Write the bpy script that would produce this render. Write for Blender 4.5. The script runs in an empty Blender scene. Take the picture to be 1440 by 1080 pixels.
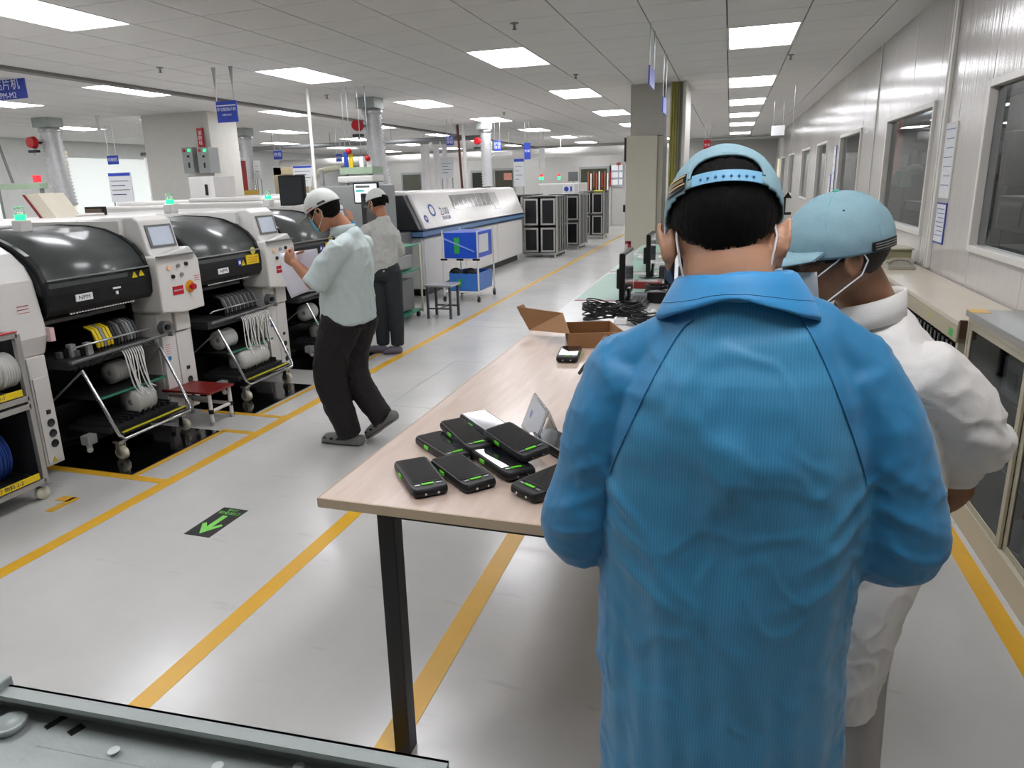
import bpy, math, random
from mathutils import Vector, Matrix, noise, Euler
from mathutils.bvhtree import BVHTree
random.seed(7)
S = bpy.context.scene
COL = S.collection
PI = math.pi

# ---------------------------------------------------------------- camera, world, exposure
F, PITCH, ROLL, YAW, CX, CY = 985.97, 0.254549, -0.029846, -0.319735, 697.194, 514.343
CAMPOS = Vector((0, 0, 1.62))
fw = Vector((math.sin(YAW)*math.cos(PITCH), math.cos(YAW)*math.cos(PITCH), -math.sin(PITCH)))
r_ = fw.cross(Vector((0, 0, 1))).normalized(); u_ = r_.cross(fw)
r2 = math.cos(ROLL)*r_ + math.sin(ROLL)*u_; u2 = -math.sin(ROLL)*r_ + math.cos(ROLL)*u_
cd = bpy.data.cameras.new('camera'); cam = bpy.data.objects.new('camera', cd); COL.objects.link(cam)
cam.matrix_world = Matrix(((r2.x, u2.x, -fw.x, 0), (r2.y, u2.y, -fw.y, 0), (r2.z, u2.z, -fw.z, 1.62), (0, 0, 0, 1)))
cd.sensor_width = 36; cd.lens = F/1440*36
cd.shift_x = (720-CX)/1440; cd.shift_y = (CY-540)/1440
cd.clip_start = .05; cd.clip_end = 100
S.camera = cam
W = bpy.data.worlds.new('world'); S.world = W; W.use_nodes = True
W.node_tree.nodes['Background'].inputs[0].default_value = (.8, .85, .9, 1)
W.node_tree.nodes['Background'].inputs[1].default_value = .3
S.view_settings.view_transform = 'Standard'; S.view_settings.look = 'None'
S.view_settings.exposure = 0.44; S.view_settings.gamma = 1; S.view_settings.use_curve_mapping = False
LAMP = 11.0
try:
    S.cycles.max_bounces = 7; S.cycles.diffuse_bounces = 4; S.cycles.glossy_bounces = 3
    S.cycles.transmission_bounces = 5; S.cycles.transparent_max_bounces = 6
    S.cycles.caustics_reflective = False; S.cycles.caustics_refractive = False
    S.cycles.sample_clamp_indirect = 6
except Exception: pass

def at(px, py, Y):
    """point of the hall at depth Y along the sight line of a photo pixel"""
    d = r2*((px-CX)/F) - u2*((py-CY)/F) + fw
    return CAMPOS + d*(Y/d.y)
def atx(px, py, X):
    d = r2*((px-CX)/F) - u2*((py-CY)/F) + fw
    return CAMPOS + d*(X/d.x)

# ---------------------------------------------------------------- materials
def srgb(c):
    if isinstance(c, str):
        c = [int(c[i:i+2], 16)/255 for i in (0, 2, 4)]
    return tuple((x/12.92 if x <= .04045 else ((x+.055)/1.055)**2.4) for x in c)
MATS = {}
def mat(name, col='808080', rough=.5, metal=0, var=.06, vs=8, bump=0, bs=60, spec=.5, coat=0, sheen=0, alpha=1, emit=0, trans=0, ior=1.45, stretch=None):
    if name in MATS: return MATS[name]
    m = bpy.data.materials.new(name); MATS[name] = m; m.use_nodes = True
    nt = m.node_tree; b = nt.nodes['Principled BSDF']; N = nt.nodes.new; L = nt.links.new
    c = srgb(col)
    b.inputs['Roughness'].default_value = rough; b.inputs['Metallic'].default_value = metal
    b.inputs['Specular IOR Level'].default_value = spec; b.inputs['Coat Weight'].default_value = coat
    b.inputs['Coat Roughness'].default_value = .12
    b.inputs['Sheen Weight'].default_value = sheen; b.inputs['Alpha'].default_value = alpha
    b.inputs['Transmission Weight'].default_value = trans; b.inputs['IOR'].default_value = ior
    if emit:
        b.inputs['Emission Color'].default_value = (*c, 1); b.inputs['Emission Strength'].default_value = emit
    tc = N('ShaderNodeTexCoord'); co = tc.outputs['Object']
    if stretch:
        mp = N('ShaderNodeMapping'); mp.inputs['Scale'].default_value = stretch; L(co, mp.inputs['Vector']); co = mp.outputs['Vector']
    if var:
        n = N('ShaderNodeTexNoise'); n.inputs['Scale'].default_value = vs; n.inputs['Detail'].default_value = 3; L(co, n.inputs['Vector'])
        mx = N('ShaderNodeMix'); mx.data_type = 'RGBA'
        mx.inputs[6].default_value = (*[max(0, x*(1-var)) for x in c], 1); mx.inputs[7].default_value = (*[min(1, x*(1+var)) for x in c], 1)
        L(n.outputs['Fac'], mx.inputs[0]); L(mx.outputs[2], b.inputs['Base Color'])
    else: b.inputs['Base Color'].default_value = (*c, 1)
    if bump:
        n = N('ShaderNodeTexNoise'); n.inputs['Scale'].default_value = bs; n.inputs['Detail'].default_value = 4; L(co, n.inputs['Vector'])
        bp = N('ShaderNodeBump'); bp.inputs['Strength'].default_value = bump; bp.inputs['Distance'].default_value = .01
        L(n.outputs['Fac'], bp.inputs['Height']); L(bp.outputs['Normal'], b.inputs['Normal'])
    return m
white = mat('white_paint', 'dcdad7', .35)
white2 = mat('machine_white', 'dcdad6', .32, var=.03)
cream = mat('cream_paint', 'cfc9b8', .4)
beige = mat('beige_steel', 'b9b3a0', .45)
grey = mat('grey_paint', '8f9290', .45)
midgrey = mat('mid_grey_plastic', '6a6c6c', .4)
dark = mat('dark_grey_plastic', '2c2d2f', .4)
black = mat('black_plastic', '0e0e10', .35)
blackmat = mat('black_rubber', '101011', .55)
blackgl = mat('black_gloss', '08080a', .08, coat=.5)
smoke = mat('smoky_hood_plastic', '454a49', .30, coat=.25, var=.2, vs=2)
steel = mat('brushed_steel', 'b8babc', .28, 1, bump=.05)
chrome = mat('chrome_tube', 'c9cacb', .15, .9)
galv = mat('galvanised_sheet', 'a3aba8', .5, .35, var=.12, vs=14, bump=.15, bs=40)
alu = mat('aluminium_extrusion', 'b5b4b0', .35, .6)
green = mat('green_board', '2f7d62', .5)
greenmat = mat('green_esd_mat', '86a898', .4)
greenlamp = mat('green_signal', '20e070', .4, emit=2.5, var=0)
redlamp = mat('red_signal', 'e0303a', .4, emit=.8, var=0)
redp = mat('red_plastic', 'b81822', .35)
darkred = mat('dark_red_board', '7a2320', .4)
yellow = mat('yellow_label', 'e4c81c', .5)
lime = mat('lime_plastic', '62d321', .35)
bluesign = mat('blue_sign', '2a45b0', .4, var=.02)
blueb = mat('blue_box_plastic', '2353c8', .3, var=.12)
bluep = mat('blue_bin', '3b74c4', .35, var=.12)
orange = mat('orange_sticker', 'e39a24', .5)
paper = mat('paper', 'eeeeee', .7, var=.02)
paper2 = mat('printed_paper', 'd5d8da', .6, var=.25, vs=60)
ink = mat('ink', '1c2150', .6, var=0)
inkr = mat('red_ink', 'b8262a', .6, var=0)
inkw = mat('white_ink', 'eef2ff', .6, var=0)
card = mat('corrugated_cardboard', '9d7450', .8, var=.1, bump=.15, bs=200, stretch=(1, 1, .1))
cardin = mat('cardboard_inner', '8f6843', .8, var=.08)
caster = mat('caster_nylon', 'd8d3bd', .4)
reelw = mat('white_reel_plastic', 'cfcfca', .35, var=.12)
reelb = mat('blue_reel_plastic', '1b3f86', .35)
reelk = mat('black_reel_plastic', '131416', .35)
tape = mat('white_carrier_tape', 'e0e0dd', .45, var=.03)
skin = mat('skin', 'bd8f72', .5, var=.08, vs=30, bump=.05, bs=200)
skin2 = mat('tanned_skin', '936a50', .5, var=.08, vs=30, bump=.05, bs=200)
skin3 = mat('warm_skin', 'b07a5c', .5, var=.08)
hairm = mat('black_hair', '090706', .75, spec=.2, var=.4, vs=90, bump=.5, bs=160, stretch=(1, 1, .15))
coatw = mat('white_coat_fabric', 'dedbd6', .8, var=.03, bump=.1, bs=300, sheen=.2)
coatg = mat('pale_green_white_fabric', 'c3d0ce', .8, var=.04, bump=.1, bs=300)
coatk = mat('grey_white_fabric', 'b4b5b0', .8, var=.05, bump=.1, bs=300)
pantk = mat('black_trouser_fabric', '1b1719', .8, var=.15)
pantg = mat('charcoal_trouser_fabric', '23282c', .8, var=.15)
pantw = mat('light_grey_trouser_fabric', 'a8a49e', .8, var=.05)
shoeg = mat('grey_clog', '73746f', .6)
shoep = mat('mauve_shoe', '5e5866', .6)
capb = mat('sky_blue_cap_fabric', '86a7b1', .75, var=.08, vs=60, bump=.15, bs=400)
capw = mat('white_cap_fabric', 'd0d4cf', .75, var=.05, bump=.1, bs=300)
maskb = mat('light_blue_mask', '6fb7cf', .7)
maskn = mat('navy_mask', '1f3e5c', .7)
maskw = mat('white_mask', 'd6dadd', .7)
elastic = mat('white_elastic', 'e6e6e6', .6)
glass = mat('window_glass', 'dfe8ea', .0, trans=1, var=0, ior=1.18)
acryl = mat('clear_acrylic', 'eef2f4', .08, trans=.75, var=0, alpha=.9)
screen_off = mat('dark_screen', '15171c', .12, coat=.8, var=.1)
screen_gy = mat('grey_lcd', 'a9b1bd', .25, var=.1, vs=20, emit=.25)
screen_on = mat('bright_screen', 'dfe6ee', .3, emit=.75, var=.04)
gold = mat('gold_thread', 'c7a76a', .5)
duct = mat('silver_spiral_duct', 'c9cacb', .45, .3, var=.15, vs=20)
blind = mat('sunlit_blind', 'ece3c4', .7, emit=.25)
curtain = mat('olive_curtain', 'a8a260', .7, var=.2)

def jacket_mat(name, c0, c1, stripes=True):
    m = mat(name, c0, .55, var=0, sheen=.2); nt = m.node_tree; N = nt.nodes.new; L = nt.links.new; b = nt.nodes['Principled BSDF']
    tc = N('ShaderNodeTexCoord'); sp = N('ShaderNodeSeparateXYZ'); L(tc.outputs['Object'], sp.inputs[0])
    mu = N('ShaderNodeMath'); mu.operation = 'MULTIPLY'; mu.inputs[1].default_value = 2*PI/.0052; L(sp.outputs['X'], mu.inputs[0])
    sn = N('ShaderNodeMath'); sn.operation = 'SINE'; L(mu.outputs[0], sn.inputs[0])
    pw = N('ShaderNodeMapRange'); pw.inputs[1].default_value = .55; pw.inputs[2].default_value = 1; L(sn.outputs[0], pw.inputs[0])
    n = N('ShaderNodeTexNoise'); n.inputs['Scale'].default_value = 3; L(tc.outputs['Object'], n.inputs['Vector'])
    m1 = N('ShaderNodeMix'); m1.data_type = 'RGBA'; a = srgb(c0)
    m1.inputs[6].default_value = (*[x*.92 for x in a], 1); m1.inputs[7].default_value = (*[x*1.08 for x in a], 1); L(n.outputs['Fac'], m1.inputs[0])
    m2 = N('ShaderNodeMix'); m2.data_type = 'RGBA'; m2.inputs[7].default_value = (*srgb(c1), 1); L(m1.outputs[2], m2.inputs[6])
    k = N('ShaderNodeMath'); k.operation = 'MULTIPLY'; k.inputs[1].default_value = .42 if stripes else .0; L(pw.outputs[0], k.inputs[0]); L(k.outputs[0], m2.inputs[0])
    L(m2.outputs[2], b.inputs['Base Color'])
    n2 = N('ShaderNodeTexNoise'); n2.inputs['Scale'].default_value = 350; L(tc.outputs['Object'], n2.inputs['Vector'])
    bp = N('ShaderNodeBump'); bp.inputs['Strength'].default_value = .12; bp.inputs['Distance'].default_value = .002; L(n2.outputs['Fac'], bp.inputs['Height']); L(bp.outputs['Normal'], b.inputs['Normal'])
    return m
def wrinkle(m, scale=6, dist=.012, st=.6, stretch=(1, 1, .7)):
    # crumpled cloth relief on top of the modelled folds
    nt = m.node_tree; N = nt.nodes.new; L = nt.links.new; b = nt.nodes['Principled BSDF']
    old = b.inputs['Normal'].links[0].from_socket if b.inputs['Normal'].links else None
    tc = N('ShaderNodeTexCoord'); mp = N('ShaderNodeMapping'); mp.inputs['Scale'].default_value = stretch; mp.inputs['Rotation'].default_value = (.3, .5, .2); L(tc.outputs['Object'], mp.inputs[0])
    n = N('ShaderNodeTexNoise'); n.noise_type = 'RIDGED_MULTIFRACTAL'; n.inputs['Scale'].default_value = scale; n.inputs['Detail'].default_value = 2.5; n.inputs['Distortion'].default_value = .6; L(mp.outputs[0], n.inputs['Vector'])
    bp = N('ShaderNodeBump'); bp.inputs['Strength'].default_value = st; bp.inputs['Distance'].default_value = dist; L(n.outputs['Fac'], bp.inputs['Height'])
    if old: L(old, bp.inputs['Normal'])
    L(bp.outputs['Normal'], b.inputs['Normal'])
    return m
for m_ in (coatw, coatg, coatk): wrinkle(m_, 7, .010, .6)
for m_ in (pantk, pantg): wrinkle(m_, 7, .012, .6)
jblue = jacket_mat('striped_blue_antistatic_fabric', '3081ab', '549fc2')
jsleeve = jacket_mat('plain_blue_antistatic_fabric', '2579a8', '2579a8', False)
for m_ in (jblue, jsleeve): wrinkle(m_, 5, .012, .55)

def wood_mat():
    m = mat('pale_wood_laminate', 'cdb3a0', .3, var=0, coat=.15); nt = m.node_tree; N = nt.nodes.new; L = nt.links.new; b = nt.nodes['Principled BSDF']
    tc = N('ShaderNodeTexCoord'); mp = N('ShaderNodeMapping'); mp.inputs['Scale'].default_value = (9, 1.1, 3); L(tc.outputs['Object'], mp.inputs[0])
    n = N('ShaderNodeTexNoise'); n.inputs['Scale'].default_value = 3; n.inputs['Detail'].default_value = 6; n.inputs['Distortion'].default_value = .6; L(mp.outputs[0], n.inputs['Vector'])
    r = N('ShaderNodeValToRGB'); r.color_ramp.elements[0].position = .35; r.color_ramp.elements[1].position = .7
    r.color_ramp.elements[0].color = (*srgb('c7b09f'), 1); r.color_ramp.elements[1].color = (*srgb('d4c1b3'), 1)
    L(n.outputs['Fac'], r.inputs[0]); L(r.outputs[0], b.inputs['Base Color'])
    return m
wood = wood_mat()
woodedge = mat('pale_wood_edge_band', 'b9a68c', .5, var=.08, vs=30, stretch=(1, 1, 8))

def floor_mat():
    m = mat('grey_epoxy_floor', 'b9bab8', .17, var=0, spec=.5); nt = m.node_tree; N = nt.nodes.new; L = nt.links.new; b = nt.nodes['Principled BSDF']
    tc = N('ShaderNodeTexCoord')
    n = N('ShaderNodeTexNoise'); n.inputs['Scale'].default_value = .9; n.inputs['Detail'].default_value = 8; n.inputs['Roughness'].default_value = .65; L(tc.outputs['Object'], n.inputs['Vector'])
    r = N('ShaderNodeValToRGB'); r.color_ramp.elements[0].position = .3; r.color_ramp.elements[1].position = .72
    r.color_ramp.elements[0].color = (*srgb('b7b7b4'), 1); r.color_ramp.elements[1].color = (*srgb('c9c8c4'), 1); L(n.outputs['Fac'], r.inputs[0])
    mp = N('ShaderNodeMapping'); mp.inputs['Scale'].default_value = (1.2, 6, 1); mp.inputs['Rotation'].default_value = (0, 0, .5); L(tc.outputs['Object'], mp.inputs[0])
    n2 = N('ShaderNodeTexNoise'); n2.inputs['Scale'].default_value = 2.2; n2.inputs['Detail'].default_value = 10; L(mp.outputs[0], n2.inputs['Vector'])
    r2_ = N('ShaderNodeValToRGB'); r2_.color_ramp.elements[0].position = .66; r2_.color_ramp.elements[1].position = .78
    r2_.color_ramp.elements[0].color = (0, 0, 0, 1); r2_.color_ramp.elements[1].color = (.35, .35, .35, 1); L(n2.outputs['Fac'], r2_.inputs[0])
    mx = N('ShaderNodeMix'); mx.data_type = 'RGBA'; mx.inputs[7].default_value = (*srgb('8e8b86'), 1); L(r.outputs[0], mx.inputs[6]); L(r2_.outputs[0], mx.inputs[0])
    L(mx.outputs[2], b.inputs['Base Color'])
    mr = N('ShaderNodeMapRange'); mr.inputs[3].default_value = .13; mr.inputs[4].default_value = .3; L(n2.outputs['Fac'], mr.inputs[0]); L(mr.outputs[0], b.inputs['Roughness'])
    n3 = N('ShaderNodeTexNoise'); n3.inputs['Scale'].default_value = 1.6; L(tc.outputs['Object'], n3.inputs['Vector'])
    bp = N('ShaderNodeBump'); bp.inputs['Strength'].default_value = .1; bp.inputs['Distance'].default_value = .03; L(n3.outputs['Fac'], bp.inputs['Height']); L(bp.outputs['Normal'], b.inputs['Normal'])
    return m
floorm = floor_mat()
tapem = mat('yellow_floor_tape', 'd6a52c', .35, var=.12, vs=6)
gridd = mat('ceiling_gap_shadow', '4b4946', .8)
ceilm = mat('mineral_ceiling_tile', 'd0cecb', .85, var=.05, vs=3)
gridm = mat('ceiling_grid_bar', '8e8b86', .6)
wallp = mat('sandwich_panel_white', 'bdb9b4', .17, var=.05, vs=1.5, bump=.25, bs=3, stretch=(1, 12, .2))
wallb = mat('plain_wall', 'b4b3ae', .6)
framem = mat('window_frame_white', 'cfccc6', .4)
lampm = mat('led_panel_diffuser', 'fafaff', .5, var=0, emit=LAMP)
fadehair = None

# ---------------------------------------------------------------- mesh builder
class MB:
    def __init__(s): s.v = []; s.f = []; s.m = []; s.sm = []
    def add(s, vs, fs, mi=0, smooth=False):
        o = len(s.v); s.v += [tuple(v) for v in vs]
        for f in fs: s.f.append([i+o for i in f]); s.m.append(mi); s.sm.append(smooth)
        return s
    def box(s, x0, x1, y0, y1, z0, z1, mi=0):
        v = [(x0,y0,z0),(x1,y0,z0),(x1,y1,z0),(x0,y1,z0),(x0,y0,z1),(x1,y0,z1),(x1,y1,z1),(x0,y1,z1)]
        return s.add(v, [(0,3,2,1),(4,5,6,7),(0,1,5,4),(1,2,6,5),(2,3,7,6),(3,0,4,7)], mi)
    def obox(s, c, size, R=None, mi=0):
        R = R or Matrix.Identity(3); c = Vector(c); a, b, d = [x/2 for x in size]
        v = [c + R @ Vector(p) for p in ((-a,-b,-d),(a,-b,-d),(a,b,-d),(-a,b,-d),(-a,-b,d),(a,-b,d),(a,b,d),(-a,b,d))]
        return s.add(v, [(0,3,2,1),(4,5,6,7),(0,1,5,4),(1,2,6,5),(2,3,7,6),(3,0,4,7)], mi)
    def prism(s, poly, axis, a0, a1, mi=0, smooth=False):
        """poly of 2-D points; axis 'y': (x,z), 'x': (y,z), 'z': (x,y)"""
        def P(p, a): return {'y': (p[0], a, p[1]), 'x': (a, p[0], p[1]), 'z': (p[0], p[1], a)}[axis]
        n = len(poly); v = [P(p, a0) for p in poly] + [P(p, a1) for p in poly]
        ar = sum(poly[i][0]*poly[(i+1)%n][1]-poly[(i+1)%n][0]*poly[i][1] for i in range(n))
        flip = (ar > 0) != (axis == 'y')
        if a1 < a0: flip = not flip
        F1 = list(range(n)); F2 = list(range(2*n-1, n-1, -1))
        sides = [(i, i+n, (i+1)%n+n, (i+1)%n) for i in range(n)]
        if flip: F1.reverse(); F2.reverse(); sides = [tuple(reversed(q)) for q in sides]
        s.add(v, [F1, F2], mi)
        o = len(s.v)-2*n
        for q in sides: s.f.append([i+o for i in q]); s.m.append(mi); s.sm.append(smooth)
        return s
    def cyl(s, p0, p1, r0, r1=None, n=12, mi=0, caps=True):
        p0 = Vector(p0); p1 = Vector(p1); r1 = r0 if r1 is None else r1
        d = (p1-p0).normalized(); a = d.orthogonal().normalized(); b = d.cross(a)
        v = []
        for p, r in ((p0, r0), (p1, r1)):
            for i in range(n):
                t = 2*PI*i/n; v.append(p + (a*math.cos(t)+b*math.sin(t))*r)
        s.add(v, [(i, (i+1)%n, (i+1)%n+n, i+n) for i in range(n)], mi, True)
        if caps: s.add(v[:n], [tuple(range(n-1, -1, -1))], mi); s.add(v[n:], [tuple(range(n))], mi)
        return s
    def tube(s, pts, r, n=8, mi=0, closed=False, caps=True):
        P = [Vector(p) for p in pts]; k = len(P); v = []; a = None
        for i, p in enumerate(P):
            if closed: d = P[(i+1)%k]-P[i-1]
            else: d = P[min(i+1, k-1)]-P[max(i-1, 0)]
            d.normalize()
            a = d.orthogonal() if a is None else a - d*a.dot(d)
            a.normalize(); b = d.cross(a); rr = r[i] if isinstance(r, (list, tuple)) else r
            v += [p+(a*math.cos(2*PI*j/n)+b*math.sin(2*PI*j/n))*rr for j in range(n)]
        fs = []
        for i in range(k if closed else k-1):
            q = (i+1) % k
            fs += [(i*n+j, i*n+(j+1)%n, q*n+(j+1)%n, q*n+j) for j in range(n)]
        s.add(v, fs, mi, True)
        if caps and not closed: s.add(v[:n], [tuple(range(n-1,-1,-1))], mi); s.add(v[-n:], [tuple(range(n))], mi)
        return s
    def lathe(s, prof, c=(0,0,0), n=24, axis='z', mi=0):
        c = Vector(c); v = []
        for r, h in prof:
            for i in range(n):
                t = 2*PI*i/n; x, y = r*math.cos(t), r*math.sin(t)
                v.append(c+Vector({'z': (x, y, h), 'y': (y, h, x), 'x': (h, x, y)}[axis]))
        k = len(prof)
        return s.add(v, [(i*n+j, i*n+(j+1)%n, (i+1)*n+(j+1)%n, (i+1)*n+j) for i in range(k-1) for j in range(n)], mi, True)
    def ball(s, c, r, M=None, nu=20, nv=12, mi=0):
        c = Vector(c); r = (r, r, r) if not hasattr(r, '__len__') else r
        M = M or Matrix.Identity(3); v = [c+M@Vector((0, 0, r[2]))]
        for j in range(1, nv):
            t = PI*j/nv
            for i in range(nu):
                u = 2*PI*i/nu; v.append(c+M@Vector((r[0]*math.sin(t)*math.cos(u), r[1]*math.sin(t)*math.sin(u), r[2]*math.cos(t))))
        v.append(c+M@Vector((0, 0, -r[2]))); fs = []
        for i in range(nu): fs.append((0, 1+i, 1+(i+1)%nu))
        for j in range(nv-2):
            for i in range(nu): a = 1+j*nu; fs.append((a+i, a+nu+i, a+nu+(i+1)%nu, a+(i+1)%nu))
        a = 1+(nv-2)*nu; e = len(v)-1
        for i in range(nu): fs.append((a+i, e, a+(i+1)%nu))
        return s.add(v, fs, mi, True)
    def quad(s, a, b, c, d, mi=0): return s.add([a, b, c, d], [(0, 1, 2, 3)], mi)
    def limb(s, pts, rad, side=(1, 0, 0), n=18, sub=4, mi=0, cap=.75):
        """organic tube: pts, rad (a along side, b across) interpolated with Catmull-Rom"""
        P = [Vector(p) for p in pts]; R = [(r, r) if not hasattr(r, '__len__') else r for r in rad]
        Q = []; k = len(P)
        for i in range(k-1):
            p0, p1, p2, p3 = P[max(i-1, 0)], P[i], P[i+1], P[min(i+2, k-1)]
            for j in range(sub):
                t = j/sub; t2 = t*t; t3 = t2*t
                q = .5*((2*p1)+(p2-p0)*t+(2*p0-5*p1+4*p2-p3)*t2+(-p0+3*p1-3*p2+p3)*t3)
                e = t*t*(3-2*t); Q.append((q, R[i][0]*(1-e)+R[i+1][0]*e, R[i][1]*(1-e)+R[i+1][1]*e))
        Q.append((P[-1], *R[-1]))
        d0 = (Q[0][0]-Q[1][0]).normalized(); d1 = (Q[-1][0]-Q[-2][0]).normalized()
        m0 = min(Q[0][1:]); m1 = min(Q[-1][1:])
        pre = [(Q[0][0]+d0*m0*cap*math.sin(t), Q[0][1]*math.cos(t), Q[0][2]*math.cos(t)) for t in (1.45, 1.0, .5)]
        post = [(Q[-1][0]+d1*m1*cap*math.sin(t), Q[-1][1]*math.cos(t), Q[-1][2]*math.cos(t)) for t in (.5, 1.0, 1.45)]
        Q = pre+Q+post; sd = Vector(side); v = []
        for i, (q, a, b) in enumerate(Q):
            d = (Q[min(i+1, len(Q)-1)][0]-Q[max(i-1, 0)][0]).normalized()
            x = (sd-d*sd.dot(d))
            if x.length < 1e-3: x = d.orthogonal()
            x.normalize(); y = d.cross(x); sd = x
            v += [q+x*a*math.cos(2*PI*j/n)+y*b*math.sin(2*PI*j/n) for j in range(n)]
        k = len(Q)
        s.add(v, [(i*n+j, i*n+(j+1)%n, (i+1)*n+(j+1)%n, (i+1)*n+j) for i in range(k-1) for j in range(n)], mi, True)
        s.add(v[:n], [tuple(range(n-1,-1,-1))], mi, True); s.add(v[-n:], [tuple(range(n))], mi, True)
        return s
    def xf(s, M):
        s.v = [tuple(M @ Vector(v)) for v in s.v]; return s
    def data(s, name, mats, off=Vector()):
        me = bpy.data.meshes.new(name)
        me.from_pydata([(v[0]-off.x, v[1]-off.y, v[2]-off.z) for v in s.v], [], s.f)
        for m in (mats if isinstance(mats, (list, tuple)) else [mats]): me.materials.append(m)
        me.polygons.foreach_set('material_index', s.m); me.polygons.foreach_set('use_smooth', s.sm); me.update()
        return me
    def build(s, name, mats, parent=None, bevel=0, seg=2, kind=None, label=None):
        off = WL.get(parent, Vector()) if parent else Vector()
        if parent is None:   # origin at base centre
            xs = [v[0] for v in s.v]; ys = [v[1] for v in s.v]; zs = [v[2] for v in s.v]
            off = Vector(((min(xs)+max(xs))/2, (min(ys)+max(ys))/2, min(zs)))
        o = bpy.data.objects.new(name, s.data(name, mats, off)); COL.objects.link(o)
        if parent: o.parent = parent
        else: o.location = off
        WL[o] = off.copy()
        if bevel:
            b = o.modifiers.new('bevel', 'BEVEL'); b.width = bevel; b.segments = seg; b.limit_method = 'ANGLE'; b.angle_limit = .6
        if kind: o['kind'] = kind
        if label: o['label'] = label
        return o
WL = {}
def thing(name, label, cat, loc=(0, 0, 0), group=None):
    o = bpy.data.objects.new(name, None); COL.objects.link(o); o.empty_display_size = .05
    o.location = loc; WL[o] = Vector(loc); o['label'] = label; o['category'] = cat
    if group: o['group'] = group
    return o
def tag(o, label, cat, group=None):
    o['label'] = label; o['category'] = cat
    if group: o['group'] = group
    return o
def dup(root, loc=None, rot=None, label=None, group=None):
    def cp(o, par):
        c = o.copy(); COL.objects.link(c)
        if par: c.parent = par
        for ch in o.children: cp(ch, c)
        return c
    r = cp(root, None)
    if loc is not None: r.location = loc
    if rot is not None: r.rotation_euler = rot
    if label: r['label'] = label
    if group: r['group'] = group
    return r
def text(s, size, m, parent, origin, xd, yd, align='CENTER', name='lettering', sx=1, ext=.0004):
    cu = bpy.data.curves.new('t', 'FONT'); cu.body = s; cu.size = size; cu.align_x = align; cu.align_y = 'CENTER'; cu.extrude = ext; cu.resolution_u = 2
    o = bpy.data.objects.new('t', cu); COL.objects.link(o)
    dg = bpy.context.evaluated_depsgraph_get(); me = bpy.data.meshes.new_from_object(o.evaluated_get(dg))
    bpy.data.objects.remove(o); bpy.data.curves.remove(cu)
    xd = Vector(xd).normalized(); yd = Vector(yd).normalized(); zd = xd.cross(yd)
    off = WL.get(parent, Vector()) if parent else Vector(); og = Vector(origin)
    for v in me.vertices:
        c = v.co.copy(); v.co = og+xd*c.x*sx+yd*c.y+zd*c.z-off
    me.materials.clear(); me.materials.append(m)
    t = bpy.data.objects.new(name, me); COL.objects.link(t); t.parent = parent; WL[t] = off.copy()
    return t
def vox(name, mb, size, mats, parent, smooth=4, disp=None, pick=None, fac=.5, target=None):
    """union of overlapping closed pieces as one smooth continuous surface"""
    off = WL.get(parent, Vector()) if parent else Vector()
    me = mb.data('tmp', [mats[0] if isinstance(mats, (list, tuple)) else mats])
    o = bpy.data.objects.new('tmp', me); COL.objects.link(o)
    r = o.modifiers.new('r', 'REMESH'); r.mode = 'VOXEL'; r.voxel_size = size; r.use_smooth_shade = True
    q = o.modifiers.new('s', 'SMOOTH'); q.iterations = smooth; q.factor = fac
    dg = bpy.context.evaluated_depsgraph_get(); m2 = bpy.data.meshes.new_from_object(o.evaluated_get(dg)); m2.name = name
    bpy.data.objects.remove(o); bpy.data.meshes.remove(me)
    m2.materials.clear()
    for m in (mats if isinstance(mats, (list, tuple)) else [mats]): m2.materials.append(m)
    if disp:
        nn = [v.normal.copy() for v in m2.vertices]
        for v, n in zip(m2.vertices, nn): v.co += n*disp(v.co, n)
    if pick:
        for p in m2.polygons: p.material_index = pick(p.center, p.normal)
    if off.length:
        for v in m2.vertices: v.co -= off
    for p in m2.polygons: p.use_smooth = True
    m2.update()
    t = bpy.data.objects.new(name, m2); COL.objects.link(t); t.parent = parent; WL[t] = off.copy()
    return t
def crease(x, y, z, off=0):
    # sharp-edged cloth creases: ridges where two warped noise fields cross zero
    wx = .35*noise.noise(Vector((x*3+off, y*3, z*3))); a = noise.noise(Vector((x*1.0+wx+off, y, z*.75))); b_ = noise.noise(Vector((x*1.9+7+off, y*1.9, z*2.3+wx)))
    return math.exp(-(a/.15)**2)*.9*(.5+noise.noise(Vector((x*.6, y*.6, z*.6+off))))+math.exp(-(b_/.16)**2)*.35
def rot(ax, ang): return Matrix.Rotation(ang, 3, ax)
def ordn(i): return ['first', 'second', 'third', 'fourth', 'fifth', 'sixth', 'seventh', 'eighth', 'ninth', 'tenth', 'eleventh'][i]
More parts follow.
